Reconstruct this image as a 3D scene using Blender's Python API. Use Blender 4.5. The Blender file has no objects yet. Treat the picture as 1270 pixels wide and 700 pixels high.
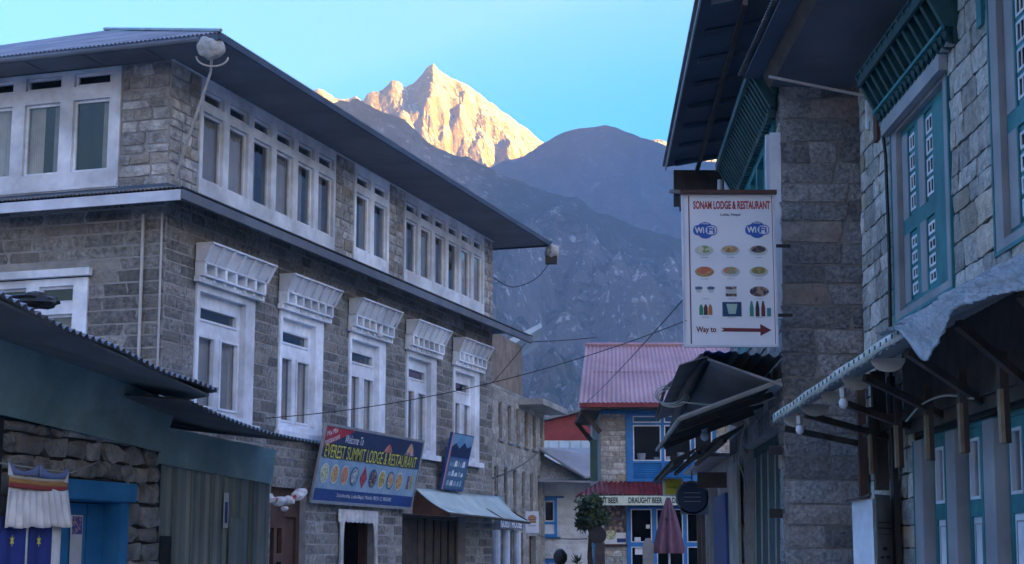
import bpy, bmesh, math, random
import numpy as np
from mathutils import Vector, Matrix, noise
R = math.radians
sc = bpy.context.scene
COL = sc.collection
rnd = random.Random(7)

# ------------------------------------------------------------------ camera, sky, sun, exposure
EYE = 1.6
cd = bpy.data.cameras.new('camera'); cam = bpy.data.objects.new('camera', cd); COL.objects.link(cam)
cd.sensor_width = 36; cd.lens = 2000 / 1270 * 36; cd.clip_start = 0.1; cd.clip_end = 60000
TILT = math.atan(340 / 2000)
cam.location = (0, 0, EYE); cam.rotation_euler = (math.pi / 2 + TILT, 0, 0)
sc.camera = cam

SUN_EL, SUN_AZ = R(5.5), R(122)          # azimuth measured clockwise from +Y (straight ahead)
w = bpy.data.worlds.new('World'); sc.world = w; w.use_nodes = True
nt = w.node_tree; bg = nt.nodes['Background']
sky = nt.nodes.new('ShaderNodeTexSky'); sky.sky_type = 'NISHITA'; sky.sun_disc = False
sky.sun_elevation = SUN_EL; sky.sun_rotation = SUN_AZ
sky.altitude = 0; sky.air_density = 2.4; sky.dust_density = 0.0; sky.ozone_density = 10.0
nt.links.new(sky.outputs[0], bg.inputs[0]); bg.inputs[1].default_value = 0.15
sd = bpy.data.lights.new('sun', 'SUN'); sun = bpy.data.objects.new('sun', sd); COL.objects.link(sun)
sd.energy = 2.4; sd.angle = R(0.5); sd.color = (1.0, 0.62, 0.06)
sdir = Vector((math.sin(SUN_AZ) * math.cos(SUN_EL), math.cos(SUN_AZ) * math.cos(SUN_EL), math.sin(SUN_EL)))
sun.rotation_euler = sdir.to_track_quat('Z', 'Y').to_euler()
sc.view_settings.view_transform = 'Standard'; sc.view_settings.look = 'None'
sc.view_settings.exposure = 3.85; sc.view_settings.gamma = 1.0
try:
    sc.cycles.use_denoising = True; sc.cycles.volume_bounces = 1; sc.cycles.max_bounces = 8
    sc.cycles.transparent_max_bounces = 12; sc.cycles.volume_step_rate = 4
except Exception: pass

# ------------------------------------------------------------------ materials
def _mat(name):
    m = bpy.data.materials.new(name); m.use_nodes = True
    return m, m.node_tree, m.node_tree.nodes['Principled BSDF']
def N(t, kind, **kw):
    n = t.nodes.new(kind)
    for k, v in kw.items():
        if k in n.inputs.keys(): n.inputs[k].default_value = v
        else: setattr(n, k, v)
    return n
def noise_node(t, vec, scale, detail=6, rough=.6):
    n = N(t, 'ShaderNodeTexNoise'); n.inputs['Scale'].default_value = scale
    n.inputs['Detail'].default_value = detail; n.inputs['Roughness'].default_value = rough
    t.links.new(vec, n.inputs['Vector']); return n
def c4(c): return (c[0], c[1], c[2], 1)
def rough_mat(name, c1, c2, scale=3, rough=.85, bump=.3, bscale=40, var=.25, c3=None, stretch=None, metallic=0, spec=.3, grime=.35):
    """two-tone mottled surface; every stone / piece gets its own shade; fine relief"""
    m, t, b = _mat(name); L = t.links
    g = N(t, 'ShaderNodeNewGeometry'); oi = N(t, 'ShaderNodeObjectInfo')
    vec = g.outputs['Position']
    if stretch:
        mp = N(t, 'ShaderNodeMapping'); mp.inputs['Scale'].default_value = stretch
        L.new(vec, mp.inputs['Vector']); vec = mp.outputs[0]
    n1 = noise_node(t, vec, scale)
    r1 = N(t, 'ShaderNodeValToRGB'); r1.color_ramp.elements[0].position = .35; r1.color_ramp.elements[1].position = .65
    r1.color_ramp.elements[0].color = c4(c1); r1.color_ramp.elements[1].color = c4(c2)
    L.new(n1.outputs['Fac'], r1.inputs['Fac'])
    col = r1.outputs['Color']
    add = N(t, 'ShaderNodeMath', operation='ADD'); L.new(oi.outputs['Random'], add.inputs[0]); L.new(g.outputs['Random Per Island'], add.inputs[1])
    fr = N(t, 'ShaderNodeMath', operation='FRACT'); L.new(add.outputs[0], fr.inputs[0])
    if c3:
        mx = N(t, 'ShaderNodeMix', data_type='RGBA'); mx.inputs[7].default_value = c4(c3)
        mr = N(t, 'ShaderNodeMapRange'); mr.inputs[1].default_value = .72; mr.inputs[2].default_value = 1.0; mr.inputs[4].default_value = .75
        f2 = N(t, 'ShaderNodeMath', operation='MULTIPLY'); L.new(fr.outputs[0], f2.inputs[0]); f2.inputs[1].default_value = 7.31
        f3 = N(t, 'ShaderNodeMath', operation='FRACT'); L.new(f2.outputs[0], f3.inputs[0])
        L.new(f3.outputs[0], mr.inputs[0]); L.new(mr.outputs[0], mx.inputs[0]); L.new(col, mx.inputs[6]); col = mx.outputs[2]
    n3 = noise_node(t, g.outputs['Position'], max(.35, scale * .17), 4)
    mg = N(t, 'ShaderNodeMapRange'); mg.inputs[1].default_value = .35; mg.inputs[2].default_value = .7
    mg.inputs[3].default_value = 1 - grime * .5; mg.inputs[4].default_value = 1 + grime * .35
    L.new(n3.outputs['Fac'], mg.inputs[0])
    mv = N(t, 'ShaderNodeMapRange'); mv.inputs[3].default_value = 1 - var; mv.inputs[4].default_value = 1 + var
    L.new(fr.outputs[0], mv.inputs[0])
    mm = N(t, 'ShaderNodeMath', operation='MULTIPLY'); L.new(mg.outputs[0], mm.inputs[0]); L.new(mv.outputs[0], mm.inputs[1])
    vm = N(t, 'ShaderNodeVectorMath', operation='SCALE'); L.new(col, vm.inputs[0]); L.new(mm.outputs[0], vm.inputs['Scale'])
    L.new(vm.outputs[0], b.inputs['Base Color'])
    b.inputs['Roughness'].default_value = rough; b.inputs['Metallic'].default_value = metallic
    b.inputs['Specular IOR Level'].default_value = spec
    n2 = noise_node(t, vec, bscale, 8, .65)
    bp = N(t, 'ShaderNodeBump'); bp.inputs['Strength'].default_value = bump; bp.inputs['Distance'].default_value = .05
    L.new(n2.outputs['Fac'], bp.inputs['Height']); L.new(bp.outputs[0], b.inputs['Normal'])
    return m
def glass_mat(name, tint=(.85, .88, .9), ior=1.38, rough=.02):
    m, t, b = _mat(name); t.nodes.remove(b); L = t.links
    tr = N(t, 'ShaderNodeBsdfTransparent'); tr.inputs[0].default_value = c4(tint)
    gl = N(t, 'ShaderNodeBsdfGlossy'); gl.inputs['Roughness'].default_value = rough
    g = N(t, 'ShaderNodeNewGeometry'); nn = noise_node(t, g.outputs['Position'], 1.7, 2)
    bp = N(t, 'ShaderNodeBump'); bp.inputs['Strength'].default_value = .25; bp.inputs['Distance'].default_value = .02
    L.new(nn.outputs['Fac'], bp.inputs['Height']); L.new(bp.outputs[0], gl.inputs['Normal'])
    lw = N(t, 'ShaderNodeLayerWeight'); lw.inputs[0].default_value = .5
    pw = N(t, 'ShaderNodeMath', operation='POWER'); L.new(lw.outputs['Facing'], pw.inputs[0]); pw.inputs[1].default_value = 2.5
    fr = N(t, 'ShaderNodeMath', operation='MULTIPLY_ADD'); L.new(pw.outputs[0], fr.inputs[0]); fr.inputs[1].default_value = .8; fr.inputs[2].default_value = .04
    mx = N(t, 'ShaderNodeMixShader'); L.new(fr.outputs[0], mx.inputs[0]); L.new(tr.outputs[0], mx.inputs[1]); L.new(gl.outputs[0], mx.inputs[2])
    L.new(mx.outputs[0], t.nodes['Material Output'].inputs[0]); return m
def plain(name, c, rough=.6, metallic=0, var=.08, spec=.4):
    return rough_mat(name, tuple(x * .9 for x in c), tuple(min(1, x * 1.08) for x in c), scale=5, rough=rough, bump=.08, bscale=30, var=var, metallic=metallic, spec=spec, grime=.2)

M = {}
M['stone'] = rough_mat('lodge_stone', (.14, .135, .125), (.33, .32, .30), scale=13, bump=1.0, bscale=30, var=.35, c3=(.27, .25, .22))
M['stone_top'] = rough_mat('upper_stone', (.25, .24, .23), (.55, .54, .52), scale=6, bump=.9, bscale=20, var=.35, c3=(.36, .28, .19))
M['mortar'] = rough_mat('mortar', (.27, .265, .255), (.38, .37, .36), scale=5, bump=.5, bscale=50, var=0)
M['mortar_dark'] = rough_mat('dark_joint', (.035, .033, .03), (.07, .065, .06), scale=5, bump=.5, bscale=50, var=0)
M['stone_grey'] = rough_mat('grey_stone', (.20, .20, .205), (.45, .45, .45), scale=24, bump=1.0, bscale=34, var=.35, c3=(.34, .27, .22))
M['stone_pale'] = rough_mat('pale_stone', (.36, .345, .31), (.62, .61, .57), scale=14, bump=1.0, bscale=24, var=.35, c3=(.46, .35, .23))
M['stone_dark'] = rough_mat('dark_rubble', (.15, .15, .15), (.33, .33, .325), scale=6, bump=1.0, bscale=18, var=.35, c3=(.28, .27, .25))
M['white'] = rough_mat('white_paint', (.66, .69, .74), (.76, .79, .84), scale=6, rough=.6, bump=.2, bscale=60, var=.15, grime=.65)
M['white_old'] = rough_mat('old_white_paint', (.54, .56, .61), (.68, .71, .76), scale=3, rough=.6, bump=.2, bscale=60, var=.06, grime=.4)
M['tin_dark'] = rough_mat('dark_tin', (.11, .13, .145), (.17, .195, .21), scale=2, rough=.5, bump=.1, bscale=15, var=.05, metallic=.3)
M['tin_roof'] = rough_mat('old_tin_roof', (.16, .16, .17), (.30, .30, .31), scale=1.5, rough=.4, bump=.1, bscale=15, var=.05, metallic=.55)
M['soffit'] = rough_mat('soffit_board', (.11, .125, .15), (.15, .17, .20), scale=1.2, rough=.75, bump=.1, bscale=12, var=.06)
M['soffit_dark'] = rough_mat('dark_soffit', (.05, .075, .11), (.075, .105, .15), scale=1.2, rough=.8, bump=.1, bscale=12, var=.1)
M['wood_dark'] = rough_mat('dark_wood', (.045, .036, .032), (.09, .07, .06), scale=4, rough=.7, bump=.3, bscale=30, var=.15)
M['wood_tan'] = rough_mat('cut_wood', (.20, .14, .09), (.30, .215, .14), scale=6, rough=.7, bump=.3, bscale=30, var=.15)
M['wood_brown'] = rough_mat('brown_wood', (.055, .025, .02), (.10, .05, .035), scale=3, rough=.6, bump=.2, bscale=30, var=.1)
M['fabric'] = rough_mat('pale_curtain', (.55, .44, .38), (.75, .64, .56), scale=2, rough=.9, bump=.1, bscale=80, var=.25)
M['lace'] = rough_mat('white_cloth', (.50, .50, .50), (.70, .70, .70), scale=6, rough=.9, bump=.2, bscale=80, var=.05)
M['green_tin'] = rough_mat('green_tin', (.12, .21, .22), (.20, .30, .31), scale=2.6, rough=.5, bump=.5, bscale=3.5, var=.04, grime=.9)
M['green_old'] = rough_mat('weathered_green_tin', (.13, .17, .17), (.24, .29, .285), scale=2.2, rough=.55, bump=.15, bscale=14, var=.04, grime=.7, stretch=(3, 3, .25))
M['blue'] = rough_mat('blue_paint', (.012, .105, .24), (.025, .16, .33), scale=3, rough=.5, bump=.15, bscale=40, var=.05)
M['blue_mid'] = rough_mat('bright_blue_paint', (.02, .17, .46), (.04, .24, .58), scale=3, rough=.45, bump=.1, bscale=40, var=.05)
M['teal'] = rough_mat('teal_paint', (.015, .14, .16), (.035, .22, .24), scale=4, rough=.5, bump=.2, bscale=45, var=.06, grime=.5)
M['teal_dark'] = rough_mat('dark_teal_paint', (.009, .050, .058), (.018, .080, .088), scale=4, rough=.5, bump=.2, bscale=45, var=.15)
M['grey_paint'] = rough_mat('grey_paint', (.23, .235, .25), (.32, .325, .34), scale=2, rough=.6, bump=.12, bscale=40, var=.04, grime=.4)
M['interior'] = rough_mat('interior_plaster', (.09, .08, .075), (.14, .125, .11), scale=1, rough=.9, bump=.05, bscale=10, var=0)
M['glass'] = glass_mat('window_glass')
M['glass_dark'] = glass_mat('dim_glass', (.35, .38, .42))
M['pink_roof'] = rough_mat('faded_red_tin', (.36, .21, .22), (.47, .29, .30), scale=.9, rough=.5, bump=.1, bscale=8, var=.04, metallic=.1, grime=.3)
M['red_roof'] = rough_mat('red_tin', (.16, .022, .03), (.24, .04, .045), scale=1.5, rough=.45, bump=.1, bscale=10, var=.04, metallic=.1)
M['concrete'] = rough_mat('concrete', (.22, .21, .19), (.36, .345, .32), scale=1.6, rough=.9, bump=.4, bscale=20, var=.1, grime=.5)
M['far_stone'] = rough_mat('warm_far_stone', (.24, .22, .185), (.42, .39, .34), scale=4, bump=.8, bscale=16, var=.2)
M['brick_brown'] = rough_mat('brown_block', (.20, .155, .12), (.31, .25, .20), scale=3, rough=.9, bump=.5, bscale=25, var=.15)
M['whitewash'] = rough_mat('whitewash', (.50, .50, .48), (.68, .68, .66), scale=1.5, rough=.9, bump=.7, bscale=9, var=.08, grime=.4)
M['siding'] = rough_mat('pale_blue_siding', (.36, .45, .52), (.48, .58, .64), scale=1, rough=.6, bump=.1, bscale=10, var=.05)
M['slate'] = rough_mat('grey_tin', (.17, .17, .18), (.27, .27, .28), scale=1, rough=.5, bump=.1, bscale=10, var=.1)
M['black'] = plain('black_rubber', (.012, .012, .014), .5)
M['cable'] = plain('cable', (.03, .03, .03), .6)
M['cable_pale'] = plain('pale_cable', (.30, .31, .28), .6)
M['pipe'] = plain('pale_pipe', (.42, .40, .38), .5)
M['steel'] = plain('grey_steel', (.35, .36, .37), .45, .5)
M['sack'] = rough_mat('pale_sack', (.28, .28, .27), (.48, .48, .46), scale=8, rough=.8, bump=.6, bscale=20, var=.05)
M['board_white'] = rough_mat('sign_white', (.70, .71, .74), (.78, .79, .81), scale=1.5, rough=.35, bump=.05, bscale=12, var=.0, grime=.15)
M['sign_navy'] = plain('print_navy', (.009, .028, .085), .4)
M['sign_blue'] = plain('print_blue', (.013, .05, .18), .4)
M['sign_lblue'] = rough_mat('print_pale_blue', (.16, .27, .38), (.27, .39, .48), scale=3, rough=.4, bump=.02, bscale=10, var=0, grime=.1)
M['sign_red'] = plain('print_red', (.36, .02, .035), .4)
M['sign_yellow'] = plain('print_yellow', (.62, .58, .10), .4)
M['sign_maroon'] = plain('print_maroon', (.13, .012, .03), .4)
M['wifi_blue'] = plain('print_wifi_blue', (.015, .10, .38), .4)
M['sign_cream'] = plain('print_cream', (.55, .60, .48), .4)
M['sign_black'] = plain('print_black', (.012, .012, .015), .4)
M['print_white'] = plain('print_white', (.68, .69, .71), .4)
M['tarp'] = rough_mat('pale_green_tarp', (.34, .42, .40), (.52, .60, .56), scale=1.8, rough=.5, bump=.4, bscale=9, var=0)
M['strip'] = rough_mat('printed_strip', (.45, .45, .36), (.62, .63, .58), scale=9, rough=.5, bump=.3, bscale=20, var=0, c3=None)
M['tin_under'] = rough_mat('awning_underside', (.24, .25, .26), (.36, .37, .38), scale=1.6, rough=.7, bump=.15, bscale=10, var=.1)
M['umbrella'] = rough_mat('maroon_canvas', (.11, .055, .08), (.18, .09, .12), scale=2, rough=.85, bump=.1, bscale=50, var=.05)
M['leaf'] = rough_mat('leaves', (.02, .038, .018), (.05, .08, .036), scale=5, rough=.7, bump=.1, bscale=20, var=.45)
M['bark'] = rough_mat('bark', (.05, .035, .025), (.10, .075, .055), scale=9, rough=.9, bump=.5, bscale=30, var=.1)
M['hair'] = plain('black_hair', (.008, .007, .007), .6)
M['jacket'] = plain('dark_jacket', (.05, .015, .02), .8)
M['skin'] = plain('skin', (.38, .22, .15), .6)
M['trousers'] = plain('dark_trousers', (.02, .022, .03), .8)
M['bulb'] = plain('bulb_glass', (.62, .64, .66), .25)
M['paper'] = plain('paper', (.50, .51, .52), .6)
M['yellow_box'] = plain('yellow_sign_paint', (.58, .50, .04), .5)
M['ground'] = rough_mat('packed_earth', (.30, .285, .26), (.42, .40, .37), scale=.8, rough=.95, bump=.5, bscale=8, var=0)
M['paving'] = rough_mat('flagstone', (.36, .35, .335), (.48, .47, .45), scale=3, rough=.8, bump=.5, bscale=18, var=.25)
M['fence_green'] = plain('dark_green_post', (.02, .06, .05), .6)
M['plastic'] = None
def food_mat(name, cols, scale=30):
    m, t, b = _mat(name); L = t.links; g = N(t, 'ShaderNodeNewGeometry')
    v = N(t, 'ShaderNodeTexVoronoi'); v.inputs['Scale'].default_value = scale; L.new(g.outputs['Position'], v.inputs['Vector'])
    s = N(t, 'ShaderNodeSeparateColor'); L.new(v.outputs['Color'], s.inputs[0])
    r = N(t, 'ShaderNodeValToRGB'); r.color_ramp.interpolation = 'CONSTANT'
    while len(r.color_ramp.elements) < len(cols): r.color_ramp.elements.new(.5)
    for i, c in enumerate(cols): r.color_ramp.elements[i].position = i / len(cols); r.color_ramp.elements[i].color = c4(c)
    L.new(s.outputs[0], r.inputs[0]); L.new(r.outputs[0], b.inputs['Base Color']); b.inputs['Roughness'].default_value = .45
    return m
def plastic_mat():
    m, t, b = _mat('crinkled_plastic'); L = t.links
    g = N(t, 'ShaderNodeNewGeometry'); n = noise_node(t, g.outputs['Position'], 16, 8)
    bp = N(t, 'ShaderNodeBump'); bp.inputs['Strength'].default_value = 1; bp.inputs['Distance'].default_value = .07
    L.new(n.outputs['Fac'], bp.inputs['Height']); L.new(bp.outputs[0], b.inputs['Normal'])
    b.inputs['Base Color'].default_value = (.70, .72, .75, 1); b.inputs['Roughness'].default_value = .15
    tr = N(t, 'ShaderNodeBsdfTransparent'); tr.inputs[0].default_value = (.8, .83, .86, 1)
    mx = N(t, 'ShaderNodeMixShader'); mx.inputs[0].default_value = .5
    L.new(tr.outputs[0], mx.inputs[1]); L.new(b.outputs[0], mx.inputs[2]); L.new(mx.outputs[0], t.nodes['Material Output'].inputs[0])
    return m
M['plastic'] = plastic_mat()

# ------------------------------------------------------------------ mesh helpers
def tag(o, label=None, cat=None, group=None, kind=None):
    if label: o['label'] = label
    if cat: o['category'] = cat
    if group: o['group'] = group
    if kind: o['kind'] = kind
    return o
def ident(s, o, z): return (s, -o, z)
class MB:
    def __init__(self): self.v = []; self.f = []
    def add(self, vs, fs):
        b = len(self.v); self.v += [tuple(p) for p in vs]; self.f += [tuple(i + b for i in f) for f in fs]; return self
    def box(self, s0, s1, o0, o1, z0, z1, fm=ident):
        vs = [fm(s, o, z) for z in (z0, z1) for o in (o0, o1) for s in (s0, s1)]
        return self.add(vs, [(0, 1, 3, 2), (4, 6, 7, 5), (0, 4, 5, 1), (2, 3, 7, 6), (0, 2, 6, 4), (1, 5, 7, 3)])
    def hexa(self, bot, top):
        return self.add(list(bot) + list(top), [(3, 2, 1, 0), (4, 5, 6, 7), (0, 1, 5, 4), (1, 2, 6, 5), (2, 3, 7, 6), (3, 0, 4, 7)])
    def beam(self, a, b, wx, wz, up=(0, 0, 1)):
        a, b = Vector(a), Vector(b); d = (b - a).normalized(); u = Vector(up); s = d.cross(u).normalized(); u = s.cross(d)
        q = lambda p: [p + s * wx / 2 * i + u * wz / 2 * j for i, j in ((-1, -1), (1, -1), (1, 1), (-1, 1))]
        return self.hexa(q(a), q(b))
    def tube(self, pts, r, n=8, caps=True):
        pts = [Vector(p) for p in pts]; rs = r if isinstance(r, (list, tuple)) else [r] * len(pts)
        base = len(self.v); prev = None
        for i, p in enumerate(pts):
            d = (pts[min(i + 1, len(pts) - 1)] - pts[max(i - 1, 0)]).normalized()
            if prev is None: u = d.orthogonal().normalized()
            else: u = (prev - d * prev.dot(d)); u = u.normalized() if u.length > 1e-6 else d.orthogonal().normalized()
            prev = u; s = d.cross(u)
            for k in range(n):
                a = 2 * math.pi * k / n; self.v.append(tuple(p + (u * math.cos(a) + s * math.sin(a)) * rs[i]))
        for i in range(len(pts) - 1):
            for k in range(n):
                a, b = base + i * n + k, base + i * n + (k + 1) % n; self.f.append((a, b, b + n, a + n))
        if caps:
            self.f.append(tuple(base + k for k in range(n))[::-1]); self.f.append(tuple(base + (len(pts) - 1) * n + k for k in range(n)))
        return self
    def grid(self, fn, nu, nv, closed=False):
        b = len(self.v)
        for j in range(nv + 1):
            for i in range(nu + 1): self.v.append(tuple(fn(i / nu, j / nv)))
        for j in range(nv):
            for i in range(nu):
                a = b + j * (nu + 1) + i; self.f.append((a, a + 1, a + nu + 2, a + nu + 1))
        return self
    def sheet(self, fn, nu, nv, th):
        """a grid given thickness th (vector) with closed edges"""
        th = Vector(th); b = len(self.v); W_ = nu + 1; n = W_ * (nv + 1)
        P = [Vector(fn(i / nu, j / nv)) for j in range(nv + 1) for i in range(nu + 1)]
        self.v += [tuple(p) for p in P] + [tuple(p + th) for p in P]
        for j in range(nv):
            for i in range(nu):
                a = b + j * W_ + i; self.f.append((a, a + 1, a + W_ + 1, a + W_)); self.f.append((a + n, a + n + W_, a + n + W_ + 1, a + n + 1))
        ring = [i for i in range(W_)] + [j * W_ + nu for j in range(1, nv + 1)] + [nv * W_ + i for i in range(nu - 1, -1, -1)] + [j * W_ for j in range(nv - 1, 0, -1)]
        for k in range(len(ring)):
            a, c = b + ring[k], b + ring[(k + 1) % len(ring)]; self.f.append((a, a + n, c + n, c))
        return self
    def gsolid(self, s0, s1, z0, z1, o0, o1, holes=(), fm=ident):
        """flat slab with rectangular holes, one connected solid"""
        hs = [(max(a, s0), min(b, s1), max(c, z0), min(d, z1)) for a, b, c, d in holes]
        hs = [h for h in hs if h[1] > h[0] and h[3] > h[2]]
        S = sorted({round(x, 4) for x in [s0, s1] + [h[0] for h in hs] + [h[1] for h in hs]})
        Z = sorted({round(x, 4) for x in [z0, z1] + [h[2] for h in hs] + [h[3] for h in hs]})
        def full(i, j):
            if i < 0 or j < 0 or i >= len(S) - 1 or j >= len(Z) - 1: return False
            x, y = (S[i] + S[i + 1]) / 2, (Z[j] + Z[j + 1]) / 2
            return not any(h[0] < x < h[1] and h[2] < y < h[3] for h in hs)
        idx = {}
        def V(i, j, k):
            if (i, j, k) not in idx: idx[(i, j, k)] = len(self.v); self.v.append(tuple(fm(S[i], (o0, o1)[k], Z[j])))
            return idx[(i, j, k)]
        for i in range(len(S) - 1):
            for j in range(len(Z) - 1):
                if not full(i, j): continue
                self.f.append((V(i, j, 0), V(i + 1, j, 0), V(i + 1, j + 1, 0), V(i, j + 1, 0)))
                self.f.append((V(i, j, 1), V(i, j + 1, 1), V(i + 1, j + 1, 1), V(i + 1, j, 1)))
                if not full(i - 1, j): self.f.append((V(i, j, 0), V(i, j + 1, 0), V(i, j + 1, 1), V(i, j, 1)))
                if not full(i + 1, j): self.f.append((V(i + 1, j, 0), V(i + 1, j, 1), V(i + 1, j + 1, 1), V(i + 1, j + 1, 0)))
                if not full(i, j - 1): self.f.append((V(i, j, 0), V(i, j, 1), V(i + 1, j, 1), V(i + 1, j, 0)))
                if not full(i, j + 1): self.f.append((V(i, j + 1, 0), V(i + 1, j + 1, 0), V(i + 1, j + 1, 1), V(i, j + 1, 1)))
        return self
    def build(self, name, mat, parent=None, smooth=False, kind=None, label=None, recalc=True):
        me = bpy.data.meshes.new(name); me.from_pydata(self.v, [], self.f)
        if recalc:
            bm = bmesh.new(); bm.from_mesh(me); bmesh.ops.recalc_face_normals(bm, faces=bm.faces); bm.to_mesh(me); bm.free()
        me.materials.append(mat)
        if smooth: me.polygons.foreach_set('use_smooth', [True] * len(me.polygons))
        o = bpy.data.objects.new(name, me); COL.objects.link(o); o.parent = parent
        if kind: o['kind'] = kind
        if label: o['label'] = label
        return o
def empty(name, label, cat, loc=(0, 0, 0), rz=0, group=None, mat=None):
    o = bpy.data.objects.new(name, None); COL.objects.link(o); o.empty_display_size = .2
    if mat is not None: o.matrix_world = mat
    else: o.location = loc; o.rotation_euler = (0, 0, rz)
    return tag(o, label, cat, group)
def basis(origin, ex, up):
    ex = Vector(ex).normalized(); up = Vector(up); n = ex.cross(up).normalized(); up = n.cross(ex).normalized()
    m = Matrix((ex, up, n)).transposed().to_4x4(); m.translation = Vector(origin); return m
def bx(name, mat, parent, s0, s1, o0, o1, z0, z1, fm=ident, **k): return MB().box(s0, s1, o0, o1, z0, z1, fm).build(name, mat, parent, **k)
def tree_copy(o, parent=None):
    c = o.copy(); COL.objects.link(c); c.parent = parent
    for ch in [x for x in o.children]: tree_copy(ch, c)
    return c

# lettering: flat print, laid in the local XY plane of its sign
def text(body, mat, parent, x, y, width=None, height=.1, z=.003, align='LEFT', bold=0, shear=0, rot=0, name='lettering'):
    cu = bpy.data.curves.new('t', 'FONT'); cu.body = body; cu.size = 1; cu.align_x = 'LEFT'; cu.offset = bold; cu.shear = shear; cu.extrude = 0; cu.resolution_u = 3
    ob = bpy.data.objects.new('t', cu); COL.objects.link(ob)
    dg = bpy.context.evaluated_depsgraph_get(); dg.update()
    me = bpy.data.meshes.new_from_object(ob.evaluated_get(dg)); bpy.data.objects.remove(ob); bpy.data.curves.remove(cu)
    co = np.empty(len(me.vertices) * 3, dtype=np.float32); me.vertices.foreach_get('co', co); co = co.reshape(-1, 3)
    lo, hi = co.min(0), co.max(0)
    ky = height / (hi[1] - lo[1]); kx = (width / (hi[0] - lo[0])) if width else ky
    co[:, 0] = (co[:, 0] - lo[0]) * kx; co[:, 1] = (co[:, 1] - lo[1]) * ky
    W_ = co[:, 0].max()
    if align == 'CENTER': co[:, 0] -= W_ / 2
    c, s = math.cos(rot), math.sin(rot)
    X = co[:, 0] * c - co[:, 1] * s + x; Y = co[:, 0] * s + co[:, 1] * c + y
    co[:, 0] = X; co[:, 1] = Y; co[:, 2] = z
    me.vertices.foreach_set('co', co.ravel()); me.materials.clear(); me.materials.append(mat)
    me.name = name; o = bpy.data.objects.new(name, me); COL.objects.link(o); o.parent = parent; return o
def poly(name, mat, parent, pts, z, th=.002):
    n = len(pts); mb = MB(); mb.add([(x, y, z) for x, y in pts] + [(x, y, z - th) for x, y in pts],
        [tuple(range(n)), tuple(range(2 * n - 1, n - 1, -1))] + [(i, i + n, (i + 1) % n + n, (i + 1) % n) for i in range(n)])
    return mb.build(name, mat, parent)
def ell(cx, cy, rx, ry, n=20): return [(cx + rx * math.cos(2 * math.pi * k / n), cy + ry * math.sin(2 * math.pi * k / n)) for k in range(n)]
def rect(x0, y0, x1, y1): return [(x0, y0), (x1, y0), (x1, y1), (x0, y1)]

# ------------------------------------------------------------------ stones
def unit_stones(nvar, rough, rg, cols=3, rows=2):
    out = []
    for _ in range(nvar):
        v = []; f = []
        W_, H_ = cols + 1, rows + 1
        for j in range(H_):
            for i in range(W_):
                x = i / cols - .5; z = j / rows - .5
                edge = i in (0, cols) or j in (0, rows)
                corner = i in (0, cols) and j in (0, rows)
                jx, jz = rg.uniform(-1, 1) * rough * .07, rg.uniform(-1, 1) * rough * .10
                k = (1 - (.06 if rough > 1.9 else .02) * rough) if corner else 1
                v.append((x * k * (.985 if edge else 1) + (0 if i in (0, cols) and not corner else jx), (.55 + rg.uniform(-.2, .15)) if edge else 1 + rg.uniform(-.35, .2), z * k * (.985 if edge else 1) + jz * (.6 if rough > 1.9 else .3)))
        n = len(v); ring = [i for i in range(W_)] + [j * W_ + cols for j in range(1, H_)] + [(H_ - 1) * W_ + i for i in range(cols - 1, -1, -1)] + [j * W_ for j in range(H_ - 2, 0, -1)]
        for r_ in ring: v.append((v[r_][0] * 1.01, -.3, v[r_][2] * 1.01))
        for j in range(rows):
            for i in range(cols):
                a = j * W_ + i; f.append((a, a + 1, a + W_ + 1, a + W_))
        m = len(ring)
        for k in range(m): f.append((ring[k], n + k, n + (k + 1) % m, ring[(k + 1) % m]))
        out.append((v, f))
    return out
_us = {}
def stone_set(key, mat, rough):
    if key not in _us:
        var = unit_stones(7, rough, rnd); ms = []
        for v, f in var:
            me = bpy.data.meshes.new('stone'); me.from_pydata(v, [], f)
            bm = bmesh.new(); bm.from_mesh(me); bmesh.ops.recalc_face_normals(bm, faces=bm.faces); bm.to_mesh(me); bm.free()
            me.materials.append(mat); ms.append(me)
        _us[key] = (var, ms)
    return _us[key]
def courses(s0, s1, z0, z1, holes, hr, lr, rg, fm, mat, key, rough=1, proud=.03, joint=.012):
    """coursed masonry laid out round the openings"""
    out = []; z = z0
    while z < z1 - .05:
        h = rg.uniform(*hr)
        if z + h > z1 - .06: h = z1 - z
        cuts = sorted([(a, b) for a, b, c, d in holes if c < z + h * .6 and d > z + h * .4])
        x = s0; spans = []
        for a, b in cuts:
            if a > x + .04: spans.append((x, a))
            x = max(x, b)
        if x < s1 - .04: spans.append((x, s1))
        for a, b in spans:
            p = a
            while p < b - .01:
                l = rg.uniform(*lr)
                if p + l > b - lr[0] * .5: l = b - p
                out.append((p + joint / 2, p + l - joint / 2, z + joint / 2, z + h - joint / 2, fm, mat, key, rough, proud * rg.uniform(.6, 1.3)))
                p += l
        z += h
    return out
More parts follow.
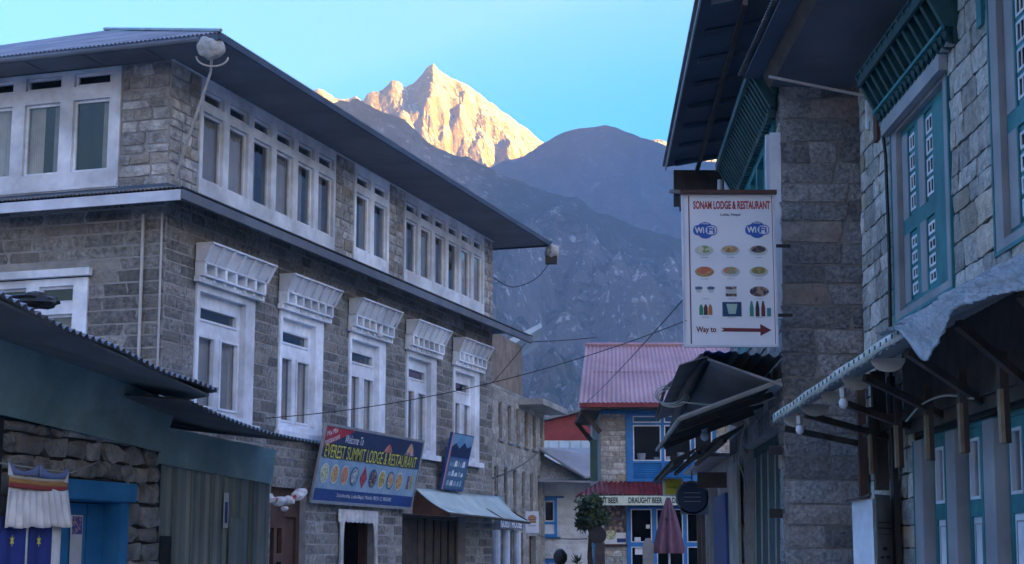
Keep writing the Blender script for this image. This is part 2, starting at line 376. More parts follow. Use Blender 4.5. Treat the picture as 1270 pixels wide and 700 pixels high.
def lay(root, cands, limit=300, name='stone'):
    mw = root.matrix_world.copy() if root.parent is None else root.matrix_world
    loc, rz = Vector(root.location), root.rotation_euler.z
    mw = Matrix.Translation(loc) @ Matrix.Rotation(rz, 4, 'Z')
    def score(c):
        p = mw @ Vector(c[4]((c[0] + c[1]) / 2, 0, (c[2] + c[3]) / 2)); d2 = p.length_squared
        nrm = (mw.to_3x3() @ (Vector(c[4](0, 1, 0)) - Vector(c[4](0, 0, 0))))
        u = p.y * math.cos(TILT) + (p.z - EYE) * math.sin(TILT); vis = abs(p.x / max(u, .1)) < .325 and p.z > 1.4
        return (c[1] - c[0]) * (c[3] - c[2]) / d2 * abs(nrm.dot(p.normalized())) * (1 if vis else .001)
    cands.sort(key=score, reverse=True)
    rest = {}
    for i, c in enumerate(cands):
        s0, s1, z0, z1, fm, mat, key, rough, proud = c
        var, ms = stone_set(key, mat, rough); k = rnd.randrange(len(ms))
        o0 = Vector(fm((s0 + s1) / 2, 0, (z0 + z1) / 2)); z00 = Vector(fm(0, 0, 0))
        ex = (Vector(fm(1, 0, 0)) - z00) * (s1 - s0) * (1 if rnd.random() < .5 else -1); eo = (Vector(fm(0, 1, 0)) - z00) * proud; ez = (Vector(fm(0, 0, 1)) - z00) * (z1 - z0) * (1 if rnd.random() < .5 else -1)
        m = Matrix((ex, eo, ez)).transposed().to_4x4(); m.translation = o0
        if i < limit:
            o = bpy.data.objects.new(name, ms[k]); COL.objects.link(o); o.parent = root; o.matrix_local = m
        else:
            r = rest.setdefault(key, (MB(), mat)); r[0].add([m @ Vector(p) for p in var[k][0]], var[k][1])
    for mb, mat in rest.values(): mb.build('stonework', mat, root, kind='stuff')

def corr(name, mat, parent, P0, U, Vd, lu, lv, wave=.076, amp=.012, th=.004, nv=1, top=None, bend=None, kind=None):
    """corrugated sheet: P0 corner, U unit across the waves, Vd unit along them; top(u)->(v0,v1) trims each column"""
    P0, U, Vd = Vector(P0), Vector(U).normalized(), Vector(Vd).normalized(); Nn = U.cross(Vd).normalized()
    if Nn.z < 0: Nn = -Nn
    nu = max(4, int(lu / wave * 4))
    def fn(a, b):
        u = a * lu; v0, v1 = top(u) if top else (0, lv); v = v0 + (v1 - v0) * b
        p = P0 + U * u + Vd * v + Nn * amp * math.sin(2 * math.pi * u / wave)
        if bend: p = p + Vector(bend(u, v))
        return p
    return MB().sheet(fn, nu, nv, -Nn * th).build(name, mat, parent, kind=kind)

def curtain(parent, fm, s0, s1, z0, z1, o, mat=None, name='curtain', folds=9, amp=.02):
    return MB().grid(lambda a, b: fm(s0 + (s1 - s0) * a, o + amp * math.sin(a * folds * 2 * math.pi + b * .6) * (.5 + .5 * (1 - b)), z1 + (z0 - z1) * b), 36, 3).build(name, mat or M['fabric'], parent, smooth=True)
def cable(name, label, pts, r=.008, sag=0, n=24, mat=None, parent=None, cat='cable'):
    P = [Vector(p) for p in pts]
    if len(P) == 2:
        a, b = P; P = [a.lerp(b, i / n) - Vector((0, 0, sag * 4 * (i / n) * (1 - i / n))) for i in range(n + 1)]
    else:
        Q = []
        for i in range(len(P) - 1):
            p0, p1, p2, p3 = P[max(i - 1, 0)], P[i], P[i + 1], P[min(i + 2, len(P) - 1)]
            for k in range(8):
                t = k / 8; Q.append(.5 * ((2 * p1) + (p2 - p0) * t + (2 * p0 - 5 * p1 + 4 * p2 - p3) * t * t + (3 * p1 - p0 - 3 * p2 + p3) * t ** 3))
        P = Q + [P[-1]]
    o = MB().tube(P, r, 6).build(name, mat or M['cable'], parent, smooth=True)
    if label: tag(o, label, cat)
    return o
#@@SPLIT@@

# ------------------------------------------------------------------ ground, street, mountains, air
def mountain_mat(name, veg, rock, pale, snow=None, s=1.0, rockiness=.5):
    m, t, b = _mat(name); L = t.links
    g = N(t, 'ShaderNodeNewGeometry'); pos = g.outputs['Position']
    mp = N(t, 'ShaderNodeMapping'); mp.inputs['Scale'].default_value = (1, 1, .35); L.new(pos, mp.inputs[0])
    nA = noise_node(t, mp.outputs[0], .012 * s, 12, .68); nB = noise_node(t, pos, .035 * s, 10, .7); nC = noise_node(t, mp.outputs[0], .004 * s, 8, .6)
    sep = N(t, 'ShaderNodeSeparateXYZ'); L.new(g.outputs['Normal'], sep.inputs[0])
    # rock where steep
    a = N(t, 'ShaderNodeMath', operation='SUBTRACT'); L.new(nA.outputs['Fac'], a.inputs[0]); L.new(sep.outputs['Z'], a.inputs[1])
    mr = N(t, 'ShaderNodeMapRange'); mr.inputs[1].default_value = -.35 + .3 * (1 - rockiness); mr.inputs[2].default_value = .05 + .3 * (1 - rockiness); L.new(a.outputs[0], mr.inputs[0])
    mix = N(t, 'ShaderNodeMix', data_type='RGBA'); mix.inputs[6].default_value = c4(veg); mix.inputs[7].default_value = c4(rock); L.new(mr.outputs[0], mix.inputs[0])
    pr = N(t, 'ShaderNodeMapRange'); pr.inputs[1].default_value = .56; pr.inputs[2].default_value = .64; L.new(nB.outputs['Fac'], pr.inputs[0])
    pm = N(t, 'ShaderNodeMath', operation='MULTIPLY'); L.new(pr.outputs[0], pm.inputs[0]); L.new(mr.outputs[0], pm.inputs[1])
    mix2 = N(t, 'ShaderNodeMix', data_type='RGBA'); mix2.inputs[7].default_value = c4(pale); L.new(mix.outputs[2], mix2.inputs[6]); L.new(pm.outputs[0], mix2.inputs[0])
    col = mix2.outputs[2]
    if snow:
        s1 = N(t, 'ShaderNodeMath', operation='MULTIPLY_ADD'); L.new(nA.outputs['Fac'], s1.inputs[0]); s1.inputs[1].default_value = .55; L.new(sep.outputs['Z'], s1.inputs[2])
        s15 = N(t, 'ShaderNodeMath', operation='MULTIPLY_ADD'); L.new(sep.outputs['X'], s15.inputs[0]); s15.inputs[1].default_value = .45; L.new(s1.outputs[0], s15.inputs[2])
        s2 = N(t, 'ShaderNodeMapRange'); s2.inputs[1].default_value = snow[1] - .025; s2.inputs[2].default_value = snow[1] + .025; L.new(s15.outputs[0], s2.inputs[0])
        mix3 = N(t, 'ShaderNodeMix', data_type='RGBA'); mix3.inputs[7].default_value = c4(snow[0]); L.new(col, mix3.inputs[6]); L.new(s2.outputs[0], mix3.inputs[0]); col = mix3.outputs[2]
    mvv = N(t, 'ShaderNodeMapRange'); mvv.inputs[1].default_value = .3; mvv.inputs[2].default_value = .7; mvv.inputs[3].default_value = .8; mvv.inputs[4].default_value = 1.2; L.new(nC.outputs['Fac'], mvv.inputs[0])
    vm = N(t, 'ShaderNodeVectorMath', operation='SCALE'); L.new(col, vm.inputs[0]); L.new(mvv.outputs[0], vm.inputs['Scale'])
    L.new(vm.outputs[0], b.inputs['Base Color']); b.inputs['Roughness'].default_value = .9; b.inputs['Specular IOR Level'].default_value = .15
    bp = N(t, 'ShaderNodeBump'); bp.inputs['Strength'].default_value = 1; bp.inputs['Distance'].default_value = 24 / s
    L.new(nB.outputs['Fac'], bp.inputs['Height']); L.new(bp.outputs[0], b.inputs['Normal'])
    return m
def mountain(name, prof, D, x0, x1, nx, front, back, ny, mat, spur, spur_l, fine, power=1.2, seed=0, rot=False):
    px = np.array([p[0] for p in prof], float); pz = np.array([p[1] for p in prof], float)
    v = []; f = []
    nb = int(ny * .12); ts = [-back * (1 - j / nb) for j in range(nb)] + [front * (j / (ny - nb)) ** 1.45 for j in range(ny - nb + 1)]       # distance in front of the crest
    for j, d in enumerate(ts):
        for i in range(nx + 1):
            x = x0 + (x1 - x0) * i / nx
            h = float(np.interp(x, px, pz))
            t = d / front if d > 0 else -d / back
            q = max(0, 1 - t)
            hh = h * (q ** power)
            wx = x + spur_l * .35 * noise.noise(Vector((x / spur_l, d / spur_l, seed)))
            rg = 1 - abs(noise.noise(Vector((wx / spur_l, d / (spur_l * 2.6), seed + 3.1)))) * 2.2
            rg2 = 1 - abs(noise.noise(Vector((wx / (spur_l * .37), d / (spur_l * 1.0), seed + 9.7)))) * 2.2
            env = min(1, t * 5) * min(1, q * 2.2)
            hh += spur * env * (rg - 1) * .75 + spur * .33 * env * (rg2 - 1)
            fr = .5 * noise.fractal(Vector((x / fine[1], d / fine[1] * .8, seed)), .75, 2.1, 7) + .42 - .30 * noise.ridged_multi_fractal(Vector((x / fine[1] * .8, d / fine[1] * .45, seed + 40)), .85, 2.1, 7, 1.0, 2.0)
            hh += fine[0] * fr * (.18 + .82 * env) * (1 if q > 0 else 0)
            y = D - d
            if rot: v.append((y, x, max(hh, -40)))
            else: v.append((x * (y / D) ** .25, y, max(hh, -40) - (.5 if q <= 0 else 0)))
    W_ = nx + 1
    for j in range(ny):
        for i in range(nx):
            a = j * W_ + i; f.append((a, a + 1, a + W_ + 1, a + W_))
    mb = MB(); mb.v = v; mb.f = f
    o = mb.build(name, mat, None, smooth=False, kind='structure', recalc=False)
    me = o.data
    bm = bmesh.new(); bm.from_mesh(me); bmesh.ops.recalc_face_normals(bm, faces=bm.faces)
    if sum(fc.normal.z for fc in bm.faces) < 0: bmesh.ops.reverse_faces(bm, faces=bm.faces)
    bm.to_mesh(me); bm.free()
    return o
PEAK = [(-1800, 900), (-1300, 1180), (-1100, 1260), (-897, 1361), (-792, 1458), (-699, 1510), (-654, 1533), (-633, 1538), (-605, 1524), (-578, 1508), (-546, 1502), (-522, 1510), (-497, 1494), (-484, 1519), (-466, 1533), (-439, 1535), (-417, 1549), (-399, 1563), (-377, 1555), (-355, 1549), (-331, 1561), (-310, 1583), (-283, 1612), (-262, 1632), (-243, 1610), (-202, 1574), (-148, 1549), (-94, 1513), (-40, 1471), (13, 1430), (54, 1394), (99, 1355), (147, 1320), (227, 1278), (334, 1292), (414, 1325), (455, 1355), (482, 1366), (506, 1364), (549, 1347), (628, 1320), (900, 1200), (1400, 1100)]
DOME = [(-1500, 300), (-600, 480), (-227, 665), (-127, 742), (-59, 798), (-25, 815), (25, 834), (56, 855), (93, 876), (128, 889), (170, 892), (196, 896), (221, 890), (263, 876), (297, 864), (331, 847), (381, 821), (449, 812), (551, 838), (800, 900), (1500, 1000)]
RIDGE = [(-2400, 420), (-1400, 520), (-900, 560), (-640, 600), (-498, 640), (-405, 645), (-336, 642), (-290, 638), (-256, 628), (-248, 631), (-239, 633), (-231, 629), (-222, 635), (-210, 628), (-193, 618), (-165, 606), (-147, 599), (-130, 585), (-119, 573), (-85, 559), (-62, 550), (-45, 542), (-28, 538), (6, 526), (39, 511), (73, 498), (92, 494), (118, 476), (152, 464), (185, 452), (241, 432), (296, 404), (363, 376), (600, 330), (900, 380), (1300, 520)]
SUN_BLOCKER = [(-2900, 400), (-1500, 440), (-900, 540), (-400, 800), (0, 960), (400, 1060), (1000, 1150), (2000, 1250), (2600, 1220), (3100, 1120), (3700, 900), (4400, 650)]
m_peak = mountain_mat('snow_and_rock', (.16, .12, .09), (.30, .205, .11), (.55, .46, .33), snow=((.60, .54, .42), .97), s=2.4, rockiness=.9)  # golden sunlight partly put into the snow colour as a warm tint
m_dome = mountain_mat('bare_slope', (.040, .040, .030), (.12, .10, .08), (.26, .23, .20), s=1.8, rockiness=.35)
m_ridge = mountain_mat('forest_and_crags', (.014, .040, .022), (.15, .14, .125), (.62, .58, .53), s=2.2, rockiness=.5)
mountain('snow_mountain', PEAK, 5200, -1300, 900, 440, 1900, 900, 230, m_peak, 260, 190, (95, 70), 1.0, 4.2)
mountain('bare_mountain', DOME, 3300, -1200, 1400, 240, 1000, 600, 110, m_dome, 120, 260, (55, 80), 1.15, 11.3)
mountain('forested_mountain', RIDGE, 2200, -1500, 1100, 430, 1350, 500, 260, m_ridge, 150, 170, (80, 75), 1.25, 21.7)
mountain('sun_blocking_mountain', SUN_BLOCKER, 2900, -2900, 4300, 160, 1500, 1300, 50, m_ridge, 90, 420, (70, 260), 1.1, 31.9, rot=True)  # unseen ridge, added and shaped to keep sun off the street and nearer slopes
MB().grid(lambda a, b: (-2400 + 6600 * a, -2950 + 9200 * b, -.01), 20, 20).build('ground', M['ground'], None, kind='structure')
# street paving: uneven flagstones set as one carpet (out of the photograph's view)
pv = MB(); rg = random.Random(3)
for j in range(110):
    y = -4 + j * .55
    x = -6.5 + rg.uniform(0, .4)
    while x < 6:
        l = rg.uniform(.5, 1.0); z = rg.uniform(.012, .03)
        pv.box(x, x + l - .02, -(y + .53), -y, .0, z); x += l
pv.build('street', M['paving'], None, kind='structure')
hz = MB().box(-2450, 4300, -3000, 6300, -1.2, 1665).build('haze', None or bpy.data.materials.new('air'), None, kind='stuff')
am = hz.data.materials[0]; am.use_nodes = True; at = am.node_tree; at.nodes.remove(at.nodes['Principled BSDF'])
pv_ = at.nodes.new('ShaderNodeVolumePrincipled'); pv_.inputs['Color'].default_value = (.90, .88, 1, 1); pv_.inputs['Density'].default_value = 1.6e-4
pv_.inputs['Anisotropy'].default_value = .2
at.links.new(pv_.outputs[0], at.nodes['Material Output'].inputs['Volume'])
tag(hz, 'pale blue morning haze filling the valley', 'haze')
#@@SPLIT@@

# ------------------------------------------------------------------ LEFT: two-storey stone lodge
A_L = R(90 - 18.1)
lodge = empty('lodge_building', 'long grey stone lodge with white framed windows on two storeys and wide tin eaves', 'building', (-5.47, 25, 0), A_L)
FL = lambda s, o, z: (s, -o, z)            # long street face
FS = lambda s, o, z: (-o, s, z)            # short face that looks down the street
LEN, DEP = 16.0, 9.0
low_win = [(1.0, 3.05), (4.05, 5.9), (7.15, 9.0), (10.2, 12.0), (13.15, 14.95)]
up_win = [(.92, 6.32, 6), (7.25, 9.08, 2), (9.95, 15.28, 6)]
holesL = [(a, b, 3.82, 6.0) for a, b in low_win] + [(a, b, 7.42, 9.46) for a, b, _ in up_win] + [(3.9, 5.35, 0, 2.85), (6.95, 8.6, 0, 2.45), (10.1, 14.1, 0, 2.5)]
sw_lo = [(1.36, 3.4), (4.4, 6.4)]; sw_up = (.9, 6.6)
holesS = [(a, b, 4.4, 6.1) for a, b in sw_lo] + [(sw_up[0], sw_up[1], 7.42, 9.46), (3.2, 4.4, 0, 2.2)]
MB().gsolid(0, LEN, 0, 9.62, -.35, 0, holesL, FL).build('wall', M['mortar'], lodge)
MB().gsolid(.36, DEP, 0, 9.62, -.35, 0, holesS, FS).build('wall', M['mortar'], lodge)
bx('wall', M['mortar'], lodge, LEN - .35, LEN, -DEP, -.36, 0, 9.62, FL)
bx('wall', M['mortar'], lodge, 0, LEN, -DEP - .3, -DEP - .005, 0, 9.62, FL)
bx('interior_partition', M['interior'], lodge, 1.6, LEN - .6, -2.6, -2.5, 0, 9.5, FL)
bx('interior_partition', M['interior'], lodge, 2.4, 2.5, -DEP + .3, -2.7, 0, 9.5, FL)
bx('floor_slab', M['concrete'], lodge, .38, LEN - .4, -DEP + .1, -.4, 3.3, 3.42, FL)
bx('floor_slab', M['concrete'], lodge, .38, LEN - .4, -DEP + .1, -.4, 7.2, 7.38, FL)
rg = random.Random(11)
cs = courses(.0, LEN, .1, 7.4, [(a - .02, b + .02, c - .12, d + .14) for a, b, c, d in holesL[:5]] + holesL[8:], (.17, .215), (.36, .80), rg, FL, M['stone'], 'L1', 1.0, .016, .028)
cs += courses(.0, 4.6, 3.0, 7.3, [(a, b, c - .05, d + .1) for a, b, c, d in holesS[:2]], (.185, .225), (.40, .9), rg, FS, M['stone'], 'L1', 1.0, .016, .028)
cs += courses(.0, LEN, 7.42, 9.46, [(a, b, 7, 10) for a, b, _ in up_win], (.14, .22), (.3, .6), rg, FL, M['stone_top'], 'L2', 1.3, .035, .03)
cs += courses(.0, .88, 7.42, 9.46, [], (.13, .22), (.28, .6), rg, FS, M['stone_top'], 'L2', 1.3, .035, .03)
lay(lodge, cs, 300)

def lattice(parent, fm, s0, s1, z0, z1, cols, zs, o0=-.09, o1=.04, mat=None, edge=.1, bar=.09, glass='glass', name='window', curt=(), fan=True, inner=True):
    """a window: connected frame with openings; zs are the (bottom, top) bands of panes"""
    W_ = (s1 - s0 - 2 * edge - (cols - 1) * bar) / cols
    cells = []
    for (a, b) in zs:
        for c in range(cols):
            x = s0 + edge + c * (W_ + bar); cells.append((x, x + W_, a, b))
    fr = MB().gsolid(s0, s1, z0, z1, o0, o1, cells, fm).build(name, mat or M['white'], parent)
    for c in cells:
        if inner:
            MB().gsolid(c[0] + .002, c[1] - .002, c[2] + .002, c[3] - .002, o0 + .02, o0 + .07, [(c[0] + .045, c[1] - .045, c[2] + .045, c[3] - .045)], fm).build('sash', mat or M['white'], fr)
        bx('pane', M[glass], fr, c[0] + .01, c[1] - .01, o0 + .035, o0 + .041, c[2] + .01, c[3] - .01, fm)
    return fr, cells
# upper storey, street face
for a, b, n in up_win:
    fr, cells = lattice(lodge, FL, a, b, 7.42, 9.46, n, [(7.74, 8.9), (9.06, 9.28)], edge=.1, bar=.2)
    for k, c in enumerate(cells[:n]):
        if rg.random() < .85: curtain(fr, FL, c[0] - .02, c[0] + (c[1] - c[0]) * rg.choice([.5, .7, 1.02, 1.02]), 7.7, 8.95, -.125)
        if rg.random() < .4: curtain(fr, FL, c[1] - .2, c[1] + .02, 7.7, 8.95, -.135)
# upper storey, short face
fr, cells = lattice(lodge, FS, sw_up[0], sw_up[1], 7.42, 9.46, 6, [(7.74, 8.95), (9.18, 9.4)], edge=.2, bar=.24)
for k, c in enumerate(cells[:6]):
    curtain(fr, FS, c[0] - .03, c[0] + .2, 7.7, 9.0, -.13); 
    if k % 2 == 1: curtain(fr, FS, c[1] - .3, c[1] + .03, 7.7, 9.0, -.135)
curtain(fr, FS, cells[2][0], cells[2][1], 7.7, 9.0, -.125)
bx('window_rail', M['white'], lodge, sw_up[0], sw_up[1], .041, .07, 7.45, 7.52, FS)
# lower storey, street face: fanlight over two casements, carved cornice
for i, (a, b) in enumerate(low_win):
    cl = (a + .16, b - .38)
    W2 = (cl[1] - cl[0] - .16) / 2
    holes = [(cl[0] + .08, cl[1] - .08, 5.42, 5.68), (cl[0], cl[0] + W2, 4.0, 5.2), (cl[0] + W2 + .16, cl[1], 4.0, 5.2)]
    jz = rg.uniform(-.02, .02); fr = MB().gsolid(a, b, 3.82, 6.0, -.16, -.08, holes, FL).build('window', M['white'], lodge)
    MB().gsolid(a, b, 3.82, 6.0, -.08, .035, [(a + .1, b - .34, 3.92, 5.88)], FL).build('casing', M['white'], fr)
    for h in holes:
        MB().gsolid(h[0] + .002, h[1] - .002, h[2] + .002, h[3] - .002, -.14, -.06, [(h[0] + .05, h[1] - .05, h[2] + .04, h[3] - .04)], FL).build('sash', M['white'], fr)
        bx('pane', M['glass'], fr, h[0] + .01, h[1] - .01, -.13, -.124, h[2] + .01, h[3] - .01, FL)
    curtain(fr, FL, cl[0] - .02, cl[0] + W2 * (1.0 if i != 3 else .5), 3.95, 5.25, -.20)
    curtain(fr, FL, cl[0] + W2 + .15, cl[1] + .02, 3.95, 5.25, -.205)
    bx('sill', M['white'], fr, a - .14, b + .1, .0355, .13, 3.70, 3.815, FL)
    bx('header', M['white'], fr, a - .14, b + .16, .036, .13, 6.005, 6.09, FL)
    c0, c1 = a - .1, b + .06
    dn = MB(); dn.box(c0, c1, .03, .06, 6.10, 6.33, FL)
    dn.box(c0, c1, .06, .22, 6.30, 6.33, FL); dn.box(c0, c1, .06, .20, 6.10, 6.13, FL)
    nt_ = 7
    for k in range(nt_):
        x = c0 + (c1 - c0 - .07) * k / (nt_ - 1); dn.box(x, x + .07, .06, .21, 6.131, 6.299, FL)
        x2 = x + .05; dn.box(x2, min(x2 + .09, c1), .06, .15, 6.04, 6.099, FL)
    dn.build('cornice', M['white'], fr)
    up = MB(); up.box(c0, c1 + .12, .03, .36, 6.62 + jz, 6.65 + jz, FL)
    up.hexa([FL(c0, .04, 6.34), FL(c1, .04, 6.34), FL(c1, .17, 6.34), FL(c0, .17, 6.34)], [FL(c0, .04, 6.615 + jz), FL(c1 + .12, .04, 6.615 + jz), FL(c1 + .12, .30, 6.615 + jz), FL(c0, .30, 6.615 + jz)])
    for k in range(7):
        x = c0 + (c1 + .05 - c0) * k / 6
        up.hexa([FL(x, .175, 6.335), FL(x + .06, .175, 6.335), FL(x + .06, .20, 6.335), FL(x, .20, 6.335)], [FL(x, .305, 6.61 + jz), FL(x + .06, .305, 6.61 + jz), FL(x + .06, .35, 6.61 + jz), FL(x, .35, 6.61 + jz)])
    up.build('cornice_eave', M['white_old'], fr)
for a, b in sw_lo:
    fr, cells = lattice(lodge, FS, a, b, 4.4, 6.0, 2, [(4.55, 5.42), (5.6, 5.88)], edge=.26, bar=.24)
    bx('header', M['white'], fr, a - .08, b + .08, .0405, .14, 6.02, 6.14, FS)
    for c in cells[:2]: curtain(fr, FS, c[0], c[1], 4.5, 5.45, -.2)
# doors on the street face
dr = MB().gsolid(3.92, 5.33, .05, 2.83, -.25, -.12, [(4.05, 4.3, .9, 2.1), (4.42, 4.62, .9, 1.5), (4.42, 4.62, 1.65, 2.1), (4.75, 5.2, .2, 2.3)], FL).build('door', M['wood_brown'], lodge)
bx('pane', M['glass_dark'], dr, 4.06, 4.61, -.2, -.19, .95, 2.05, FL); bx('door_leaf', M['wood_brown'], dr, 4.76, 5.19, -.2, -.17, .2, 2.29, FL)
curtain(dr, FL, 4.42, 4.62, .9, 2.05, -.235, M['lace'])
dr = MB().gsolid(6.95, 8.6, .05, 2.45, -.3, -.15, [(7.05, 8.5, .05, 2.36)], FL).build('door', M['wood_brown'], lodge)
st = MB()
for k in range(12): st.box(7.55, 7.8, -1.9 - .02 * k, -1.62, .3 + k * .17, .36 + k * .17, FL)
st.box(7.52, 7.55, -1.95, -1.6, .1, 2.4, FL)
st.build('staircase', M['wood_tan'], lodge)
sh = MB().gsolid(10.1, 14.1, .05, 2.5, -.3, -.2, [(10.2, 12.0, .1, 2.42), (12.1, 14.0, .1, 2.42)], FL).build('shopfront', M['wood_dark'], lodge)
for k in range(8): bx('shutter_board', M['wood_dark'], sh, 10.21 + k * .475 + (.08 if k > 3 else 0), 10.21 + k * .475 + .45, -.28, -.25 + .01 * (k % 2), .1, 2.41, FL)
# door curtain
dc = MB().grid(lambda a, b: FL(6.7 + 1.95 * a, .05 + .035 * math.sin(a * 60), 2.5 - (.24 + .02 * math.sin(a * 60)) * b), 100, 3).build('door_valance', M['lace'], lodge, smooth=True)
for x, d in ((6.78, -1), (8.42, 1)):
    MB().grid(lambda a, b: FL(x + .24 * (a - .5) * (1 - .55 * math.sin(b * 3.1)) + .1 + d * .06 * b, .05 + .03 * math.sin(a * 19 + b * 2), 2.27 - 1.15 * b), 24, 12).build('door_curtain', M['lace'], lodge, smooth=True)

# pent roof between the storeys
def pent():
    o_, z_, zw = .65, 7.20, 7.40
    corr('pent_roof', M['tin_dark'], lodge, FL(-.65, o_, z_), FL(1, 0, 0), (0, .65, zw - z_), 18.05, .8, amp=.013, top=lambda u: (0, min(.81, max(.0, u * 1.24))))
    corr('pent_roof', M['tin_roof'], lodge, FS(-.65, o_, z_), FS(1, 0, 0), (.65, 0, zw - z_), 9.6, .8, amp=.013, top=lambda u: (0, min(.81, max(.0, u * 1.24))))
    sf = MB()
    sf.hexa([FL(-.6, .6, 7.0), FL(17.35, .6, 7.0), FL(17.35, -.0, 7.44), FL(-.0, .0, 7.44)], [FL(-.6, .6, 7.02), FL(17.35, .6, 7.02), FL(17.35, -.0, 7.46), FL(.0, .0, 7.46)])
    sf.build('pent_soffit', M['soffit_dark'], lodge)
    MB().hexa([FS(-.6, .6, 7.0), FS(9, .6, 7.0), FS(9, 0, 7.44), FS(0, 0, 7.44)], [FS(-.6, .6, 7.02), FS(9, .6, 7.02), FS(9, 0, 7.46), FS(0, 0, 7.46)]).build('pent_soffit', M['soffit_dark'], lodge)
    bx('pent_soffit', M['soffit_dark'], lodge, 16.01, 17.33, -.6, -.02, 7.3, 7.34, FL)
    bx('fascia', M['soffit'], lodge, -.63, 17.38, .602, .635, 7.02, 7.17, FL)
    bx('fascia', M['white_old'], lodge, -.60, 9, .602, .64, 7.0, 7.165, FS)
pent()
# main hip roof
wl, ws, we, z_e, pit = 1.3, .82, .95, 9.55, math.tan(R(23))
Wd = DEP + 2 * wl; Ln = LEN + ws + we
half = Wd / 2; sl = math.sqrt(1 + pit * pit)
corr('roof', M['tin_roof'], lodge, FL(-ws, wl, z_e), FL(1, 0, 0), (0, 1, pit), Ln, 0, amp=.014, nv=2, top=lambda u: (0, sl * max(0, min(half, u, Ln - u))))
corr('roof', M['tin_roof'], lodge, FS(-wl, ws, z_e), FS(1, 0, 0), (1, 0, pit), Wd, 0, amp=.014, nv=2, top=lambda u: (0, sl * max(0, min(u, Wd - u))))
corr('roof', M['tin_roof'], lodge, FL(-ws, -DEP - wl, z_e), FL(1, 0, 0), (0, -1, pit), Ln, 0, amp=.014, nv=1, top=lambda u: (0, sl * max(0, min(half, u, Ln - u))))
corr('roof', M['tin_roof'], lodge, FL(LEN + we, wl, z_e), (0, 1, 0), (-1, 0, pit), Wd, 0, amp=.014, nv=1, top=lambda u: (0, sl * max(0, min(u, Wd - u))))
MB().tube([FL(-ws - .02, wl + .02, z_e + .02), FL(-ws + half, wl - half, z_e + half * pit + .05), FL(LEN + we - half, wl - half, z_e + half * pit + .05), FL(LEN + we, wl, z_e + .02)], .03, 6).build('ridge_cap', M['tin_roof'], lodge)
MB().gsolid(-ws + .04, LEN + we - .04, -DEP - wl + .04, wl - .04, 9.48, 9.5, [(.1, LEN - .1, -DEP + .1, -.1)], lambda s, o, z: FL(s, z, o)).build('soffit', M['soffit'], lodge)
for k in range(5): bx('soffit_batten', M['soffit'], lodge, -.2 + k * 3.7, -.19 + k * 3.7, .06, wl - .05, 9.474, 9.479, FL)
for k in range(9): bx('soffit_batten', M['soffit'], lodge, .1 + k * 1.1, .135 + k * 1.1, .06, ws - .05, 9.465, 9.479, FS)
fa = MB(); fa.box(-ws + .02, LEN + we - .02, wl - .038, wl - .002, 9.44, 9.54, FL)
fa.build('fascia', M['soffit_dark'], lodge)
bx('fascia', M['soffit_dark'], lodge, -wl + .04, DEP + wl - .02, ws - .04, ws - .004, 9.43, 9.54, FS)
bx('fascia', M['soffit_dark'], lodge, LEN + we - .04, LEN + we - .01, -DEP, wl - .04, 9.44, 9.54, FL)
bx('wall_plate', M['white_old'], lodge, -.03, LEN, .001, .05, 9.462, 9.478, FL)
MB().tube([FS(-.95, .87, 9.45), FS(9.5, .87, 9.47)], .045, 8).build('gutter', M['soffit'], lodge)
MB().tube([FS(.38, .06, 6.95), FS(.36, .06, 2.0)], .028, 8).build('drain_pipe', M['pipe'], lodge)
MB().tube([FS(.05, .05, 6.95), FS(.02, .05, 2.0)], .02, 6).build('drain_pipe', M['pipe'], lodge)
mwL = Matrix.Translation((-5.47, 25, 0)) @ Matrix.Rotation(A_L, 4, 'Z')
WL = lambda s, o, z: tuple(mwL @ Vector(FL(s, o, z))); WS = lambda s, o, z: tuple(mwL @ Vector(FS(s, o, z)))

def blob(name, mat, parent, c, r, squash=(1, 1, 1), sub=3, amp=.15, seed=0, fq=3):
    bm = bmesh.new(); bmesh.ops.create_icosphere(bm, subdivisions=sub, radius=1)
    for v in bm.verts:
        k = 1 + amp * noise.noise(v.co * fq + Vector((seed, seed, 0))) * 2
        v.co = Vector((v.co.x * squash[0], v.co.y * squash[1], v.co.z * squash[2])) * r * k + Vector(c)
    me = bpy.data.meshes.new(name); bm.to_mesh(me); bm.free(); me.materials.append(mat)
    o = bpy.data.objects.new(name, me); COL.objects.link(o); o.parent = parent; return o
# wrapped lamps at the two roof corners
p0 = Vector(WL(-.72, 1.1, 9.33))
t = empty('wrapped_roof_lamp', 'pale sack-wrapped lamp under the near roof corner with a pole slanting to the wall', 'lamp', p0, 0, 'wrapped lamps at the roof corners')
blob('sack', M['sack'], t, (0, 0, .02), .19, (1.1, .9, .95), seed=2, amp=.13, sub=4, fq=1.6)
MB().tube([tuple(Vector(WL(-.7, 1.1, 9.3)) - p0), tuple(Vector(WL(-.45, .95, 9.05)) - p0), tuple(Vector(WL(.1, .06, 7.5)) - p0)], .022, 6).build('pole', M['pipe'], t)
MB().tube([tuple(Vector((.24 * math.cos(a), .02 * a, -.1 + .15 * math.sin(a)))) for a in [math.pi * (1 + k / 10) for k in range(11)]], .015, 6).build('hook', M['pipe'], t)
p1 = Vector(WL(16.95, 1.28, 9.3))
t = empty('wrapped_roof_lamp', 'small grey wrapped lamp hanging from the far roof corner against the mountain', 'lamp', p1, 0, 'wrapped lamps at the roof corners')
blob('sack', M['sack'], t, (.02, 0, .0), .21, (.9, .9, 1.05), seed=5, amp=.13, sub=4, fq=1.6)
MB().box(-.16, .14, -.14, .14, -.3, -.12).build('lamp_box', M['black'], t)
